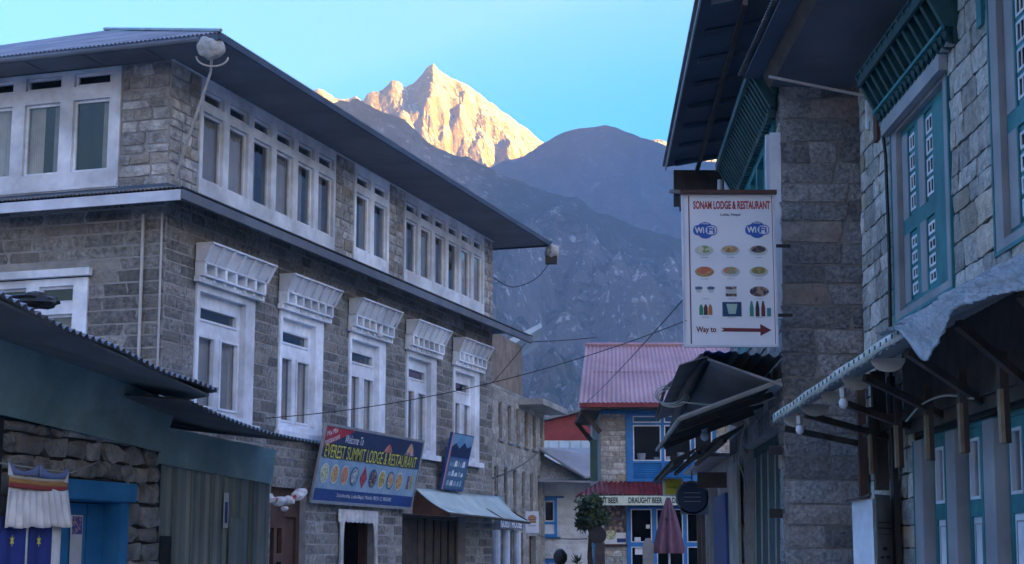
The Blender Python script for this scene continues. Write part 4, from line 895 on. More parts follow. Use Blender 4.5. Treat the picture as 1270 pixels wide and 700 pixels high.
for o_ in (.3, .62, .92): MB().beam(FR(3.3, o_, 3.19 - .46 * o_ - .05), FR(8.6, o_, 3.19 - .46 * o_ - .05), .05, .05).build('purlin', M['wood_dark'], lb)
bx('hanging_board', M['wood_dark'], lb, 3.5, 3.53, .27, .63, 2.43, 2.62, FR)
bl = empty('hanging_bulb', 'white bulb hanging from the low plank awning beside the menu sign', 'bulb', WR(2.3, .62, 2.98)); blob('globe', M['bulb'], bl, (0, 0, 0), .05, (1, 1, 1.2), amp=0); MB().tube([(0, 0, .05), (0, 0, .14)], .035, 8).build('socket', M['white_old'], bl); MB().tube([(0, 0, .14), (0, 0, .32)], .005, 4).build('cord', M['cable'], bl)
for k in range(3):
    pts = [Vector(WR(2.2 + .25 * math.cos(a) * .4, .98 + .17 * math.cos(a) + .02 * k, 3.42 + .11 * math.sin(a) + .02 * k)) for a in [2 * math.pi * q / 18 for q in range(19)]]
    if k == 0: coil = empty('cable_coil', 'coil of pale cable hanging on the upper awning edge', 'cable coil', (0, 0, 0))
    MB().tube(pts, .008, 5).build('loop', M['cable_pale'], coil)
cable('loose_cable', 'pale cable trailing from the coil along under the upper awning', [WR(2.1, .9, 3.36), WR(1.5, .5, 3.26), WR(.8, .2, 3.2), WR(.1, .05, 3.22)], .008, mat=M['cable_pale'])
cable('tangled_cable', 'tangled pale cable looping under the low plank awning', [WR(1.2, .25, 3.05), WR(1.3, .3, 2.8), WR(1.6, .2, 2.72), WR(2.2, .2, 2.85), WR(2.6, .2, 2.7), WR(2.5, .15, 2.5), WR(3.0, .1, 2.35)], .010, mat=M['cable_pale'])

# ---- next small shop beyond, with blue door
ns = empty('small_shop', 'low grey shop beyond the corner lodge with a blue door in the shade', 'building', (2.76, 16.5, 0), A_S)
MB().gsolid(6.21, 11.6, 0, 2.98, -.3, -.01, [(6.3, 7.7, 0, 2.25)], FR).build('wall', M['concrete'], ns)
bx('wall', M['concrete'], ns, 4.21, 6.2, .0405, .08, 0, 2.8, FR); bx('wall', M['concrete'], ns, 11.3, 11.6, -3.5, -.31, 0, 2.98, FR)
bd = MB().gsolid(6.3, 7.7, 0, 2.25, -.12, -.04, [(6.4, 7.6, .05, 2.1)], FR).build('door', M['sign_blue'], ns)
for k in range(4): bx('door_board', M['sign_blue'], bd, 6.41 + k * .3, 6.41 + k * .3 + .28, -.1, -.06 + .01 * (k % 2), .05, 2.09, FR)
bx('door_leaf', M['sign_blue'], bd, 5.55, 7.7, .085, .12, .05, 2.45, FR)
for s in (8.5, 9.2, 10.2, 11.2): bx('post', M['wood_dark'] if s > 10 else M['concrete'], ns, s, s + .16, .0, .12, 0, 2.8, FR)
bx('roof_slab', M['tin_roof'], ns, 6.4, 11.8, -3.8, .3, 2.99, 3.04, FR)
ysg = empty('yellow_sign', 'small yellow square sign with a cream border above the closed umbrella', 'sign', mat=basis((2.23, 24.0, 2.47), (1, 0, 0), (.0, 0, 1)))
poly('board', M['sign_cream'], ysg, rect(0, 0, .30, .27), 0, .04); poly('face', M['yellow_box'], ysg, rect(.03, .03, .27, .24), .004); text('Lodge', M['sign_black'], ysg, .07, .11, .15, .05, .007)
rsg = empty('round_sign', 'round dark sign board in a square grey frame hanging at the shop row end', 'sign', mat=basis((2.36, 23.0, 2.18), (1, 0, 0), (0, 0, 1)))
poly('backing', M['soffit'], rsg, rect(.02, 0, .42, .34), 0, .03); poly('disc', plain('disc_blue', (.02, .04, .07)), rsg, ell(.19, .24, .21, .21, 28), .004, .03)
poly('disc_rim', M['soffit'], rsg, ell(.19, .24, .235, .235, 28), -.0, .02)
for k in range(3): poly('print_line', M['steel'], rsg, rect(.07, .18 + k * .06, .31, .187 + k * .06), .007)
MB().tube([(.19, .47, 0), (.19, .62, 0)], .008, 5).build('hanger', M['black'], rsg)

# ------------------------------------------------------------------ RIGHT FRONT: pale stone house with teal windows
nh = empty('near_stone_house', 'pale coursed stone house with teal framed windows and shopfront at right', 'building', (3.5, 16.0, 0), A_N)
hN = [(-3.42, -1.38, 3.68, 5.56), (-6.7, -4.56, 3.72, 5.75), (-9.2, -1.95, 0, 2.62)]
MB().gsolid(-9.5, 0, 0, 6.44, -.35, 0, hN, FR).build('wall', M['mortar_dark'], nh)
bx('wall', M['mortar_dark'], nh, -.35, 0, -6, -.36, 0, 6.44, FR); bx('wall', M['mortar_dark'], nh, -9.5, -9.2, -6, -.36, 0, 6.44, FR)
bx('interior_partition', M['interior'], nh, -9.1, -.5, -2.0, -1.9, 0, 6.4, FR); bx('floor_slab', M['concrete'], nh, -9.1, -.4, -5.9, -.4, 3.0, 3.12, FR)
rg = random.Random(33)
cs = courses(-9.5, 0, .1, 6.44, [(a - .01, b + .01, c - .01, d + .01) for a, b, c, d in hN], (.15, .24), (.22, .55), rg, FR, M['stone_pale'], 'N', 1.5, .03, .014)
lay(nh, cs, 300)
def teal_window(s0, s1, z0, z1, cols):
    fr = MB().gsolid(s0, s1, z0, z1, -.02, .03, [(s0 + .035, s1 - .03, z0 + .03, z1 - .03)], FR).build('window', M['teal'], nh)
    MB().gsolid(s0 + .036, s1 - .031, z0 + .031, z1 - .031, -.05, .022, [(s0 + .16, s1 - .22, z0 + .10, z1 - .12)], FR).build('outer_frame', M['grey_paint'], fr)
    a0, a1, b0, b1 = s0 + .161, s1 - .221, z0 + .101, z1 - .121; zm = (b0 + b1) / 2 - .08
    n = 2; w_ = (a1 - a0 - .1 - .1 * (n - 1)) / n
    cells = [(s1 + q0, s1 + q1, lo, hi) for q0, q1 in ((-.70, -.46), (-1.32, -1.06)) for lo, hi in ((b0 + .06, zm - .07), (zm + .07, b1 - .05))]
    MB().gsolid(a0, a1, b0, b1, -.07, -.03, cells, FR).build('sash_frame', M['teal'], fr)
    for c in cells:
        bx('inner_board', M['grey_paint'], fr, c[1] + .02, c[1] + .22, -.0295, -.026, c[2], c[3], FR)
        lat = [(c[0] + .03 + .0, c[1] - .03, c[2] + .05 + (c[3] - c[2] - .06) * q / 4, c[2] + .05 + (c[3] - c[2] - .06) * (q + 1) / 4 - .05) for q in range(4)]
        MB().gsolid(c[0] + .002, c[1] - .002, c[2] + .002, c[3] - .002, -.06, -.045, lat, FR).build('lattice', M['teal'], fr)
        for l in lat:
            m_ = (l[0] + l[1]) / 2
            MB().gsolid(l[0] - .012, l[1] + .012, l[2] - .006, l[3] + .006, -.0445, -.037, [(l[0] + .012, m_ - .008, l[2] + .015, l[3] - .015), (m_ + .008, l[1] - .012, l[2] + .015, l[3] - .015)], FR).build('glazing_bar', M['white_old'], fr)
        bx('pane', M['glass'], fr, c[0] + .01, c[1] - .01, -.067, -.063, c[2] + .01, c[3] - .01, FR)
    return fr
f1 = teal_window(-3.42, -1.38, 3.68, 5.56, 2); f2 = teal_window(-6.7, -4.56, 3.72, 5.75, 2)
bx('header_board', M['grey_paint'], f1, -3.46, -1.34, .031, .10, 5.47, 5.60, FR)
cn = MB(); cn.box(-3.75, -1.2, .0, .05, 5.61, 6.1, FR); cn.box(-3.75, -1.2, .25, .28, 5.98, 6.08, FR); cn.box(-3.72, -1.22, .05, .12, 5.70, 5.73, FR)
cn.hexa([FR(-3.75, .05, 6.10), FR(-1.2, .05, 6.10), FR(-1.2, .29, 6.09), FR(-3.75, .29, 6.09)], [FR(-3.75, .05, 6.12), FR(-1.2, .05, 6.12), FR(-1.2, .29, 6.11), FR(-3.75, .29, 6.11)])
cn.build('cornice', M['teal_dark'], f1)
for k in range(13):
    x = -3.74 + k * .208
    MB().hexa([FR(x, .05, 5.74), FR(x + .06, .05, 5.74), FR(x + .06, .12, 5.74), FR(x, .12, 5.74)], [FR(x, .05, 6.09), FR(x + .06, .05, 6.09), FR(x + .06, .30, 6.085), FR(x, .30, 6.085)]).build('cornice_slat', M['teal_dark'], f1)
dd = MB()
for k in range(17):
    x = -3.70 + k * .15; blobp = [FR(x, .07, 5.735), FR(x, .10, 5.70), FR(x, .095, 5.66), FR(x, .06, 5.62)]; dd.tube(blobp, [.03, .038, .03, .015], 6)
dd.build('dentils', M['teal_dark'], f1, kind='stuff'); bx('dentil_rail', M['teal'], f1, -3.74, -1.2, .12, .145, 5.715, 5.745, FR)
tee = MB()
for k in range(17): tee.hexa([FR(-3.7 + k * .15, .1, 5.602), FR(-3.64 + k * .15, .1, 5.602), FR(-3.64 + k * .15, .03, 5.602), FR(-3.7 + k * .15, .03, 5.602)], [FR(-3.68 + k * .15, .08, 5.65), FR(-3.66 + k * .15, .08, 5.65), FR(-3.66 + k * .15, .03, 5.65), FR(-3.68 + k * .15, .03, 5.65)])
tee.build('teeth', M['steel'], f1, kind='stuff')
bx('corner_bracket', M['teal'], nh, -4.5, -4.38, .0, .05, 5.5, 5.72, FR)
# eaves
bx('soffit', M['soffit'], nh, -9.6, .36, .0, .87, 6.45, 6.47, FR)
MB().hexa([FR(-9.6, .87, 6.43), FR(.36, .87, 6.43), FR(.36, .94, 6.55), FR(-9.6, .94, 6.55)], [FR(-9.6, .87, 6.56), FR(.36, .87, 6.56), FR(.36, .94, 6.62), FR(-9.6, .94, 6.62)]).build('fascia', M['wood_dark'], nh)
bx('eave_board', M['soffit_dark'], nh, -9.6, .5, .941, 1.12, 6.58, 6.60, FR)
corr('roof', M['tin_roof'], nh, FR(-9.7, 1.18, 6.63), FR(1, 0, 0), (0, -1, .28), 10.25, 4.4, amp=.014); corr('roof', M['tin_roof'], nh, FR(-9.7, -6.3, 6.63), FR(1, 0, 0), (0, 1, .28), 10.25, 3.2, amp=.014)
MB().beam(FR(-.1, .95, 6.42), FR(-.35, .05, 6.16), .025, .025).build('stay_rod', M['pipe'], nh)
bx('wood_block', M['wood_brown'], nh, -.95, -.8, .0, .05, 5.55, 5.95, FR); MB().tube([FR(-.45, .02, 5.78), FR(-.45, .02, 6.08)], .03, 8).build('insulator', M['white_old'], nh)
MB().tube([FR(-1.18, .06, 5.7), FR(-1.3, .05, 5.3), FR(-1.33, .045, 4.4), FR(-1.3, .045, 3.5), FR(-1.2, .045, 2.4)], .018, 6).build('down_cable', M['black'], nh)
# shopfront: grey posts, paired teal leaves with glass above white panels
sf = MB().gsolid(-9.2, -1.95, 0, 2.62, -.14, -.06, [(-9.15 + 0, -2.0, .02, 2.58)], FR).build('shopfront', M['teal'], nh)
for b in range(7):
    s = -2.0 - b * 1.05
    bx('post', M['grey_paint'], sf, s - .29, s, -.16, .03, 0, 2.579, FR); bx('post_trim', M['teal'], sf, s + .001, s + .03, -.16, .035, 0, 2.579, FR)
    for (a, c) in ((s - .655, s - .325), (s - 1.01, s - .70)):
        lf = MB().gsolid(a - .03, c + .03, .05, 2.578, -.12, -.07, [(a + .03, c - .03, .25, 1.90), (a + .03, c - .03, 2.03, 2.50)], FR).build('door_leaf', M['teal'], sf)
        MB().gsolid(a + .031, c - .031, 2.031, 2.499, -.11, -.062, [(a + .055, c - .055, 2.055, 2.475)], FR).build('bead', M['white_old'], lf)
        pass
        MB().gsolid(a + .031, c - .031, .251, 1.899, -.11, -.085, [], FR).build('panel', M['white'], lf); MB().gsolid(a + .07, c - .07, .3, 1.85, -.0845, -.08, [(a + .08, c - .08, .31, 1.84)], FR).build('panel_bead', M['grey_paint'], lf)
    for (a, c) in ((s - .655, s - .325), (s - 1.01, s - .70)):
        bx('pane', M['glass'], sf, a + .05, c - .05, -.10, -.095, 2.05, 2.48, FR); curtain(sf, FR, a + .12, c - .04, 2.03, 2.5, -.2, M['fabric'])
mwN = Matrix.Translation((3.5, 16, 0)) @ Matrix.Rotation(A_N, 4, 'Z'); WN = lambda s, o, z: tuple(mwN @ Vector((s, o, z)))
# awning over the shopfront
na = empty('shop_awning', 'pale strip edged tin awning on dark struts above the teal shopfront', 'awning', (3.5, 16, 0), A_N)
ed = [(-.6, 1.0, 2.85), (-3.4, .88, 2.99), (-5.3, .76, 3.10), (-7.6, .62, 3.13)]
def edp(a):
    s = -.6 - 7.0 * a; xs_ = [-e[0] for e in ed]; return s, float(np.interp(-s, xs_, [e[1] for e in ed])), float(np.interp(-s, xs_, [e[2] for e in ed]))
def sheetp(a, b, dz=0):
    s, o, z = edp(a); return FR(s, o * b + .0, 3.40 + (z - 3.40) * b + dz)
MB().sheet(lambda a, b: sheetp(a, b, .012 * math.sin(a * 250)), 300, 3, (0, 0, .006)).build('tin_sheet', M['tin_under'], na)
MB().sheet(lambda a, b: Vector(sheetp(a, .985, .075 - .075 * b + .004 * math.sin(a * 37))) + Vector((0, .012 + .006 * math.sin(a * 60) * b, 0)), 120, 2, (0, .008, 0)).build('edge_strip', M['strip'], na, smooth=True)
mk = MB()
for k in range(46):
    s, o, z = edp(.01 + k * .0205); mk.box(s - .012, s + .012, o + .028, o + .034, z + .025, z + .055, FR)
mk.build('strip_marks', M['sign_black'], na, kind='stuff')
for s, so in ((.0, 1.0), (-1.0, .97), (-2.0, .93), (-3.1, .86), (-4.2, .8), (-5.3, .74), (-6.4, .68)):
    so_, o_, z_ = edp(max(0, (-s - .6 + .5) / 7.0))
    MB().beam(FR(min(s + .0, 0) - .05, .0, 2.68), FR(s - .45, o_ - .12, z_ - .035), .05, .055).build('strut', M['wood_dark'], na)
for s in (-1.15, -2.18, -3.22, -4.22, -5.22, -6.22):
    b_ = bx('hanging_post', M['wood_dark'], na, s - .07, s, .16, .22, 2.34, 2.95, FR); bx('cut_face', M['wood_tan'], b_, s - .075, s - .071, .20, .22, 2.34, 2.7, FR); bx('cut_face', M['wood_tan'], b_, s - .07, s, .2205, .224, 2.34, 2.7, FR)
bx('rear_post', M['wood_brown'], na, -.16, -.08, .02, .1, 2.1, 3.3, FR); bx('rear_post', M['wood_dark'], na, -1.05, -.95, .02, .14, 2.2, 3.3, FR)
bx('lintel_board', M['wood_dark'], na, -9.2, -1.9, .04, .06, 2.64, 3.38, FR); bx('wall_beam', M['wood_dark'], na, -7.5, -.3, .02, .09, 2.74, 2.86, FR)
for k, a in enumerate((.05, .16, .27, .38, .50)):
    s, o, z = edp(a); ts = [math.pi * q / 10 for q in range(11)]
    MB().add([FR(s + dy, o - .15 + .13 * math.cos(t_), z + .02 - .105 * math.sin(t_)) for dy in (0, .012) for t_ in ts],
        [tuple(range(11)), tuple(range(21, 10, -1))] + [(i, i + 11, (i + 1) % 11 + 11, (i + 1) % 11) for i in range(11)]).build('liner_flap', rough_mat('liner%d' % k, (.38, .34, .28), (.50, .46, .40), bump=.1), na)
def plas(a, b):
    s = -4.75 - 3.6 * a; s_, o, z = edp(min(1, max(0, (-s - .6) / 7)))
    wv = .03 * noise.noise(Vector((a * 9, b * 5, 2))) + .022 * noise.noise(Vector((a * 50, b * 30, 5)))
    hang_ = .10 + .26 * math.exp(-((a - .30) / .10) ** 2) * 1.0 + .10 * a - .12 * (1 - a) ** 4 + .06 * math.exp(-((a - .85) / .1) ** 2)
    top = .02 + .09 * min(1, a * 2.2) * (1 - .7 * a)
    if b < .55: q = b / .55; return FR(s, .05 + (o + .02) * q, 3.44 + (z + .05 - 3.44) * q + top * math.sin(q * 2.6) * .8 + wv)
    q = (b - .55) / .45; return FR(s, o + .07 + wv * 1.2 + .05 * q, z + .05 + top * math.sin(2.6) * .8 - hang_ * q + wv * .5)
MB().sheet(plas, 90, 34, (0, .004, .002)).build('sheet', M['plastic'], empty('plastic_sheet', 'crumpled translucent plastic sheet draped over the awning edge at right', 'plastic sheet', (3.5, 16, 0), A_N), smooth=True)
for k, (a, lb_) in enumerate(((.125, 'white bulb under the far end of the strip edged awning'), (.36, 'larger white bulb under the middle of the strip edged awning'))):
    s, o, z = edp(a); t = empty('awning_bulb', lb_, 'bulb', WN(s, o - .06, z - .17), group='bulbs under the right awning')
    blob('globe', M['bulb'], t, (0, 0, 0), .037, (1, 1, 1.25), amp=0); MB().tube([(0, 0, .045), (0, 0, .12)], .028, 8).build('socket', M['steel'], t)
cable('awning_cable', 'pale cable looping below the struts over the teal doors', [WN(-2.6, .2, 2.72), WN(-3.0, .3, 2.68), WN(-3.3, .25, 2.78), WN(-3.8, .2, 2.80), WN(-4.4, .15, 2.72)], .009, mat=M['cable_pale'])
# cabinet
C0 = Vector((3.17, 14.3, 0)); Cl = Vector((3.08, 14.78, 0)); Cr = Vector((3.44, 14.72, 0)); Cb = Cl + Cr - C0
cab = empty('meter_cabinet', 'white metal cabinet with a grey printed door standing by the pale stone wall', 'cabinet', (0, 0, 0))
MB().hexa([C0 + Vector((0, .012, .05)), Cr + Vector((0, .012, .05)), Cb + Vector((0, 0, .05)), Cl + Vector((.006, 0, .05))], [C0 + Vector((0, .012, 2.1)), Cr + Vector((0, .012, 2.1)), Cb + Vector((0, 0, 2.1)), Cl + Vector((.006, 0, 2.1))]).build('body', M['white'], cab)
MB().beam(C0 * .5 + Cr * .5 + Vector((0, 0, .06)), C0 * .5 + Cr * .5 + Vector((0, 0, 2.14)), .38, .012, up=(Cr - C0).cross(Vector((0, 0, 1))).normalized()).build('door', M['grey_paint'], cab)
MB().hexa([C0 + Vector((-.03, -.03, 2.115)), C0 + Vector((.0, .02, 2.14)), Cb * .5 + Cl * .5 + Vector((0, .03, 2.13)), Cl + Vector((-.05, 0, 2.09))], [C0 + Vector((-.03, -.03, 2.125)), C0 + Vector((.0, .02, 2.15)), Cb * .5 + Cl * .5 + Vector((0, .03, 2.14)), Cl + Vector((-.05, 0, 2.10))]).build('lid', M['wood_dark'], cab)
pr = empty('x', 'x', 'x', mat=basis(C0 + Vector((0, -.012, 0)), Cr - C0, (0, 0, 1)))
cm = pr.matrix_world.copy(); bpy.data.objects.remove(pr)
def cabq(x0, x1, z0, z1): return MB().add([tuple(cm @ Vector((x, z, .008))) for x, z in ((x0, z0), (x1, z0), (x1, z1), (x0, z1))] + [tuple(cm @ Vector((x, z, .005))) for x, z in ((x0, z0), (x1, z0), (x1, z1), (x0, z1))], [(0, 1, 2, 3), (7, 6, 5, 4), (0, 4, 5, 1), (1, 5, 6, 2), (2, 6, 7, 3), (3, 7, 4, 0)]).build('print_line', M['sign_black'], cab)
cabq(.10, .42, 1.89, 1.90); cabq(.08, .43, 1.84, 1.85); cabq(.1, .4, 1.79, 1.796); cabq(.14, .22, 1.58, 1.60); cabq(.28, .36, 1.58, 1.60); cabq(.2, .3, 1.65, 1.68)
bx('post', M['black'], empty('gap_shade_strip', 'black strip standing for the shaded gap between the cabinet and the teal shopfront', 'post', (3.5, 16, 0), A_N), -1.52, -1.40, .04, .09, 0, 3.2, FR)  # darkness of the gap built as a solid black strip

# ------------------------------------------------------------------ CENTRE: blue and stone bar with pink tin roof
FC = lambda s, o, z: (s, -o, z)
ce = empty('bar_building', 'stone bar with bright blue windows under a faded red tin roof', 'building', (2.3, 42, 0), 0)
hC = [(.66, 3.0, 3.5, 5.24), (.08, .64, 1.88, 2.9), (.66, 3.6, .1, 2.9)]
MB().gsolid(0, 5.5, 0, 5.4, -.3, 0, hC, FC).build('wall', M['mortar'], ce)
bx('wall', M['concrete'], ce, 0, .3, -5, -.31, 0, 5.4, FC); bx('wall', M['concrete'], ce, 5.2, 5.5, -5, -.31, 0, 5.4, FC); bx('wall', M['concrete'], ce, 0, 5.5, -5.3, -5.01, 0, 5.4, FC)
bx('interior_partition', M['interior'], ce, .4, 5.1, -2.6, -2.5, 0, 5.3, FC); bx('floor_slab', M['concrete'], ce, .35, 5.15, -4.9, -.35, 3.0, 3.1, FC)
rg = random.Random(41)
lay(ce, courses(0, .66, .1, 5.35, [hC[1]], (.11, .17), (.15, .34), rg, FC, M['stone_pale'], 'C', 1.3, .03, .014) + courses(3.0, 5.5, 3.4, 5.35, [], (.14, .2), (.2, .4), rg, FC, M['stone_pale'], 'C', 1.3, .03, .014), 300)
bw = MB().gsolid(.66, 3.0, 3.5, 5.24, -.06, .05, [(.84, 1.57, 4.03, 4.96), (.84, 1.57, 5.02, 5.2), (1.65, 2.35, 4.03, 4.96), (1.65, 2.35, 5.02, 5.2), (.84, 1.57, 3.56, 3.97), (1.65, 2.35, 3.56, 3.97), (2.43, 2.9, 4.03, 4.96), (2.43, 2.9, 5.02, 5.2)], FC).build('window', M['blue_mid'], ce)
for a, b in ((.84, 1.57), (1.65, 2.35)):
    for k in range(7): MB().hexa([FC(a + .002, -.02, 3.565 + k * .058), FC(b - .002, -.02, 3.565 + k * .058), FC(b - .002, .03, 3.565 + k * .058), FC(a + .002, .03, 3.565 + k * .058)], [FC(a + .002, -.03, 3.61 + k * .058), FC(b - .002, -.03, 3.61 + k * .058), FC(b - .002, .0, 3.61 + k * .058), FC(a + .002, .0, 3.61 + k * .058)]).build('louvre', M['blue_mid'], bw)
    bx('louvre_backing', M['blue'], bw, a, b, -.055, -.04, 3.56, 3.97, FC)
for a, b, c, d in ((.84, 1.57, 4.03, 4.96), (1.65, 2.35, 4.03, 4.96), (2.43, 2.9, 4.03, 4.96), (.84, 1.57, 5.02, 5.2), (1.65, 2.35, 5.02, 5.2)):
    MB().gsolid(a + .002, b - .002, c + .002, d - .002, -.03, .055, [(a + .03, b - .03, c + .03, d - .03)], FC).build('sash', M['white'], bw); bx('pane', M['glass'] if d < 5 else M['blue'], bw, a + .02, b - .02, .0, .005, c + .02, d - .02, FC)
for k, (x, r_, h_) in enumerate(((1.07, .12, .2), (1.47, .08, .1), (1.75, .08, .12), (2.1, .1, .22))):
    t = tag(MB().tube([(0, 0, 0), (0, 0, h_)], [r_ * .75, r_], 12).build('flower_pot', M['white'], None), ['large white pot standing in the blue upper window', 'small white pot beside the large one in the blue upper window', 'small white pot in the second blue window pane', 'tall white pot at the right of the second blue pane'][k], 'pot', 'white pots on the bar window sill'); t.location = (2.3 + x, 42.18, 4.04)
corr('roof', M['pink_roof'], ce, FC(-.6, 1.0, 5.46), (1, 0, 0), (0, 3.9, 1.96), 6.6, 4.36, wave=.12, amp=.02, top=lambda u: (0, 4.36), bend=lambda u, v: ((.36 * v / 4.36) * (1 - u / 3.3), 0, 0))
corr('roof', M['pink_roof'], ce, FC(0, -7, 5.46), (1, 0, 0), (0, -4.1, 1.96), 6.0, 4.5, wave=.12, amp=.02)
MB().tube([FC(-.25, -2.9, 7.45), FC(5.7, -2.9, 7.45)], .06, 6).build('ridge_cap', M['pink_roof'], ce)
for z_, t_ in ((.5, 0),): MB().box(-.2, 5.7, -1.02, -.98, 6.46, 6.475).build('roof_lap', M['pink_roof'], ce)
bx('fascia', M['red_roof'], ce, -.58, 6, .98, 1.0, 5.34, 5.45, FC); bx('soffit', M['soffit'], ce, -.55, 5.9, .0, .97, 5.405, 5.42, FC)
bx('beam', M['blue'], ce, 0, 5.5, .0, .1, 5.25, 5.33, FC)
for o_ in (-3.5, .3): MB().beam(FC(-.5, o_, 5.33), FC(-.02, o_, 4.75), .1, .12).build('eave_bracket', M['wood_dark'], ce)
bx('side_board', M['wood_dark'], ce, -.5, -.02, -4, .95, 5.28, 5.40, FC)
corr('lower_roof', M['red_roof'], ce, FC(-.6, .8, 3.15), (1, 0, 0), (0, .8, .36), 4.6, .87, wave=.12, amp=.02, top=lambda u: (0, .87 * min(1, u / .6)))
corr('lower_roof', M['red_roof'], ce, FC(-.6, -1.5, 3.15), (0, -1, 0), (.6, 0, .36), 2.3, .7, wave=.12, amp=.02, top=lambda u: (0, .7 * min(1, (2.3 - u) / .8)))
bx('fascia', M['wood_dark'], ce, -.58, 4, .74, .77, 3.08, 3.13, FC)
bs = empty('beer_sign', 'long cream sign board with black beer lettering under the red tin porch roof', 'sign', mat=basis((1.82, 41.2, 2.87), (1, 0, 0), (0, 0, 1)))
poly('board', M['sign_cream'], bs, rect(0, 0, 3.2, .24), 0, .04)
for x in (.02, 1.13, 2.24): text('DRAUGHT BEER', M['sign_black'], bs, x, .05, .86, .15, .004, bold=.03)
sp = MB().gsolid(.66, 3.6, .1, 2.86, -.04, .05, [(.76, 1.30, 1.95, 2.8), (.76, 1.30, .3, 1.84), (1.42, 2.1, .3, 1.84), (1.42, 2.1, 1.95, 2.8), (2.2, 2.62, .3, 1.84), (2.2, 2.62, 1.95, 2.8), (2.72, 3.3, .3, 1.84), (2.72, 3.3, 1.95, 2.8)], FC).build('shopfront', M['blue_mid'], ce)
for a, b in ((.76, 1.30), (1.42, 2.1), (2.2, 2.62), (2.72, 3.3)):
    for c, d in ((.3, 1.84), (1.95, 2.8)):
        MB().gsolid(a + .002, b - .002, c + .002, d - .002, -.03, .055, [(a + .025, b - .025, c + .025, d - .025)], FC).build('sash', M['white'], sp); bx('pane', M['glass_dark'], sp, a + .02, b - .02, .0, .005, c + .02, d - .02, FC)
for k, (x, z, w_, h_, mm) in enumerate(((.85, 1.98, .16, .1, 'print_white'), (1.15, 2.3, .1, .1, 'print_white'), (.86, 1.64, .2, .16, 'print_white'), (1.1, 1.62, .12, .12, 'sign_lblue'), (2.63, 2.35, .1, .08, 'sign_yellow'), (2.9, 1.7, .14, .14, 'print_white'))):
    bx('sticker', M[mm], sp, x, x + w_, .006, .009, z, z + h_, FC)
bx('sill', M['wood_brown'], ce, .0, .66, .0, .12, 1.84, 1.90, FC)
fp = food_mat('crowd_print', [(.03, .03, .05), (.12, .06, .04), (.3, .2, .15), (.08, .08, .14), (.05, .04, .04)], 14)
wp = bx('shop_picture', fp, ce, .08, .64, -.05, -.02, 2.2, 2.9, FC); bx('shop_picture', M['board_white'], ce, .08, .64, -.05, -.018, 1.905, 2.195, FC)
MB().add([FC(.24 + .14 * math.cos(a), -.015, 2.14 + .13 * math.sin(a)) for a in [k * math.pi / 8 for k in range(16)]], [tuple(range(16))]).build('shop_picture', foods[0], ce); bx('shop_picture', M['sign_blue'], ce, .4, .63, -.0175, -.012, 1.95, 2.05, FC)
bx('side_door_frame', M['blue'], ce, -.22, -.12, .0, .2, 0, 2.0, FC); bx('side_door_frame', M['blue'], ce, -.28, -.05, .0, .22, 1.78, 1.92, FC)
um = empty('closed_umbrella', 'closed maroon patio umbrella standing before the blue bar windows', 'umbrella', (3.46, 36, 0))
def uc(a, b):
    r_ = .04 + .27 * (b ** .8) if b < .93 else .30 - .35 * (b - .93); r_ = r_ * (1 + .22 * math.cos(a * 2 * math.pi * 8)) * (1 - .15 * (b < .25))
    return (r_ * math.cos(a * 2 * math.pi), r_ * math.sin(a * 2 * math.pi), 2.88 - 1.22 * b)
MB().grid(uc, 96, 20).build('canopy', M['umbrella'], um, smooth=True); MB().tube([(0, 0, 0), (0, 0, 2.93)], .025, 8).build('pole', M['white_old'], um)
MB().tube([(0, 0, 2.42), (0, 0, 2.37)], .165, 14).build('strap', plain('strap', (.05, .03, .05)), um); MB().tube([(0, 0, 0), (0, 0, .12)], [.3, .26], 14).build('base', M['concrete'], um)
t = tag(MB().add([], []).hexa([(-.13, -.08, 0), (.13, -.08, 0), (.13, .08, 0), (-.13, .08, 0)], [(-.12, -.07, 1.84), (.12, -.07, 1.84), (.12, .07, 1.84), (-.12, .07, 1.84)]).hexa([(-.12, -.07, 1.841), (.12, -.07, 1.841), (.12, .07, 1.841), (-.12, .07, 1.841)], [(-.05, -.06, 1.99), (.05, -.06, 1.99), (.05, .06, 1.99), (-.05, .06, 1.99)]).build('stone_pillar', M['concrete'], None), 'grey carved stone pillar standing left of the closed umbrella', 'pillar'); t.location = (3.0, 36, 0)

# trees and plants
def foliage(name, parent, c, rad, n, leaf, mat, seed, squash=(1, 1, 1), clumps=9):
    rg = random.Random(seed); mb = MB(); cc = []
    for _ in range(clumps):
        v = Vector((rg.gauss(0, 1), rg.gauss(0, 1), rg.gauss(0, 1))).normalized() * rad * rg.uniform(.3, .95); cc.append(Vector((v.x * squash[0], v.y * squash[1], v.z * squash[2])))
    for _ in range(n):
        k = rg.choice(cc); v = Vector((rg.gauss(0, 1), rg.gauss(0, 1), rg.gauss(0, 1))) * rad * .17
        p = Vector(c) + k + v; d = Vector((rg.gauss(0, 1), rg.gauss(0, 1), rg.gauss(0, 1) + .4)).normalized(); s = d.orthogonal().normalized() * leaf * .3
        mb.add([p - s, p + d * leaf * .5 - s * .1, p + s, p + d * leaf], [(0, 2, 3), (0, 1, 3)])
    return mb.build(name, mat, parent, recalc=False)
tr = empty('small_tree', 'small bushy conifer in front of the left end of the beer sign', 'tree', (1.83, 38, 0))
MB().tube([(0, 0, 0), (.03, 0, .9), (-.02, .02, 1.6), (.0, 0, 2.4)], [.10, .08, .06, .03], 8).build('trunk', M['bark'], tr)
for k in range(6): a = k * 1.1; MB().tube([(0, 0, 1.95 + .07 * k), (.16 * math.cos(a), .16 * math.sin(a), 2.2 + .07 * k), (.3 * math.cos(a), .3 * math.sin(a), 2.45 + .06 * k)], [.025, .018, .008], 5).build('branch', M['bark'], tr)
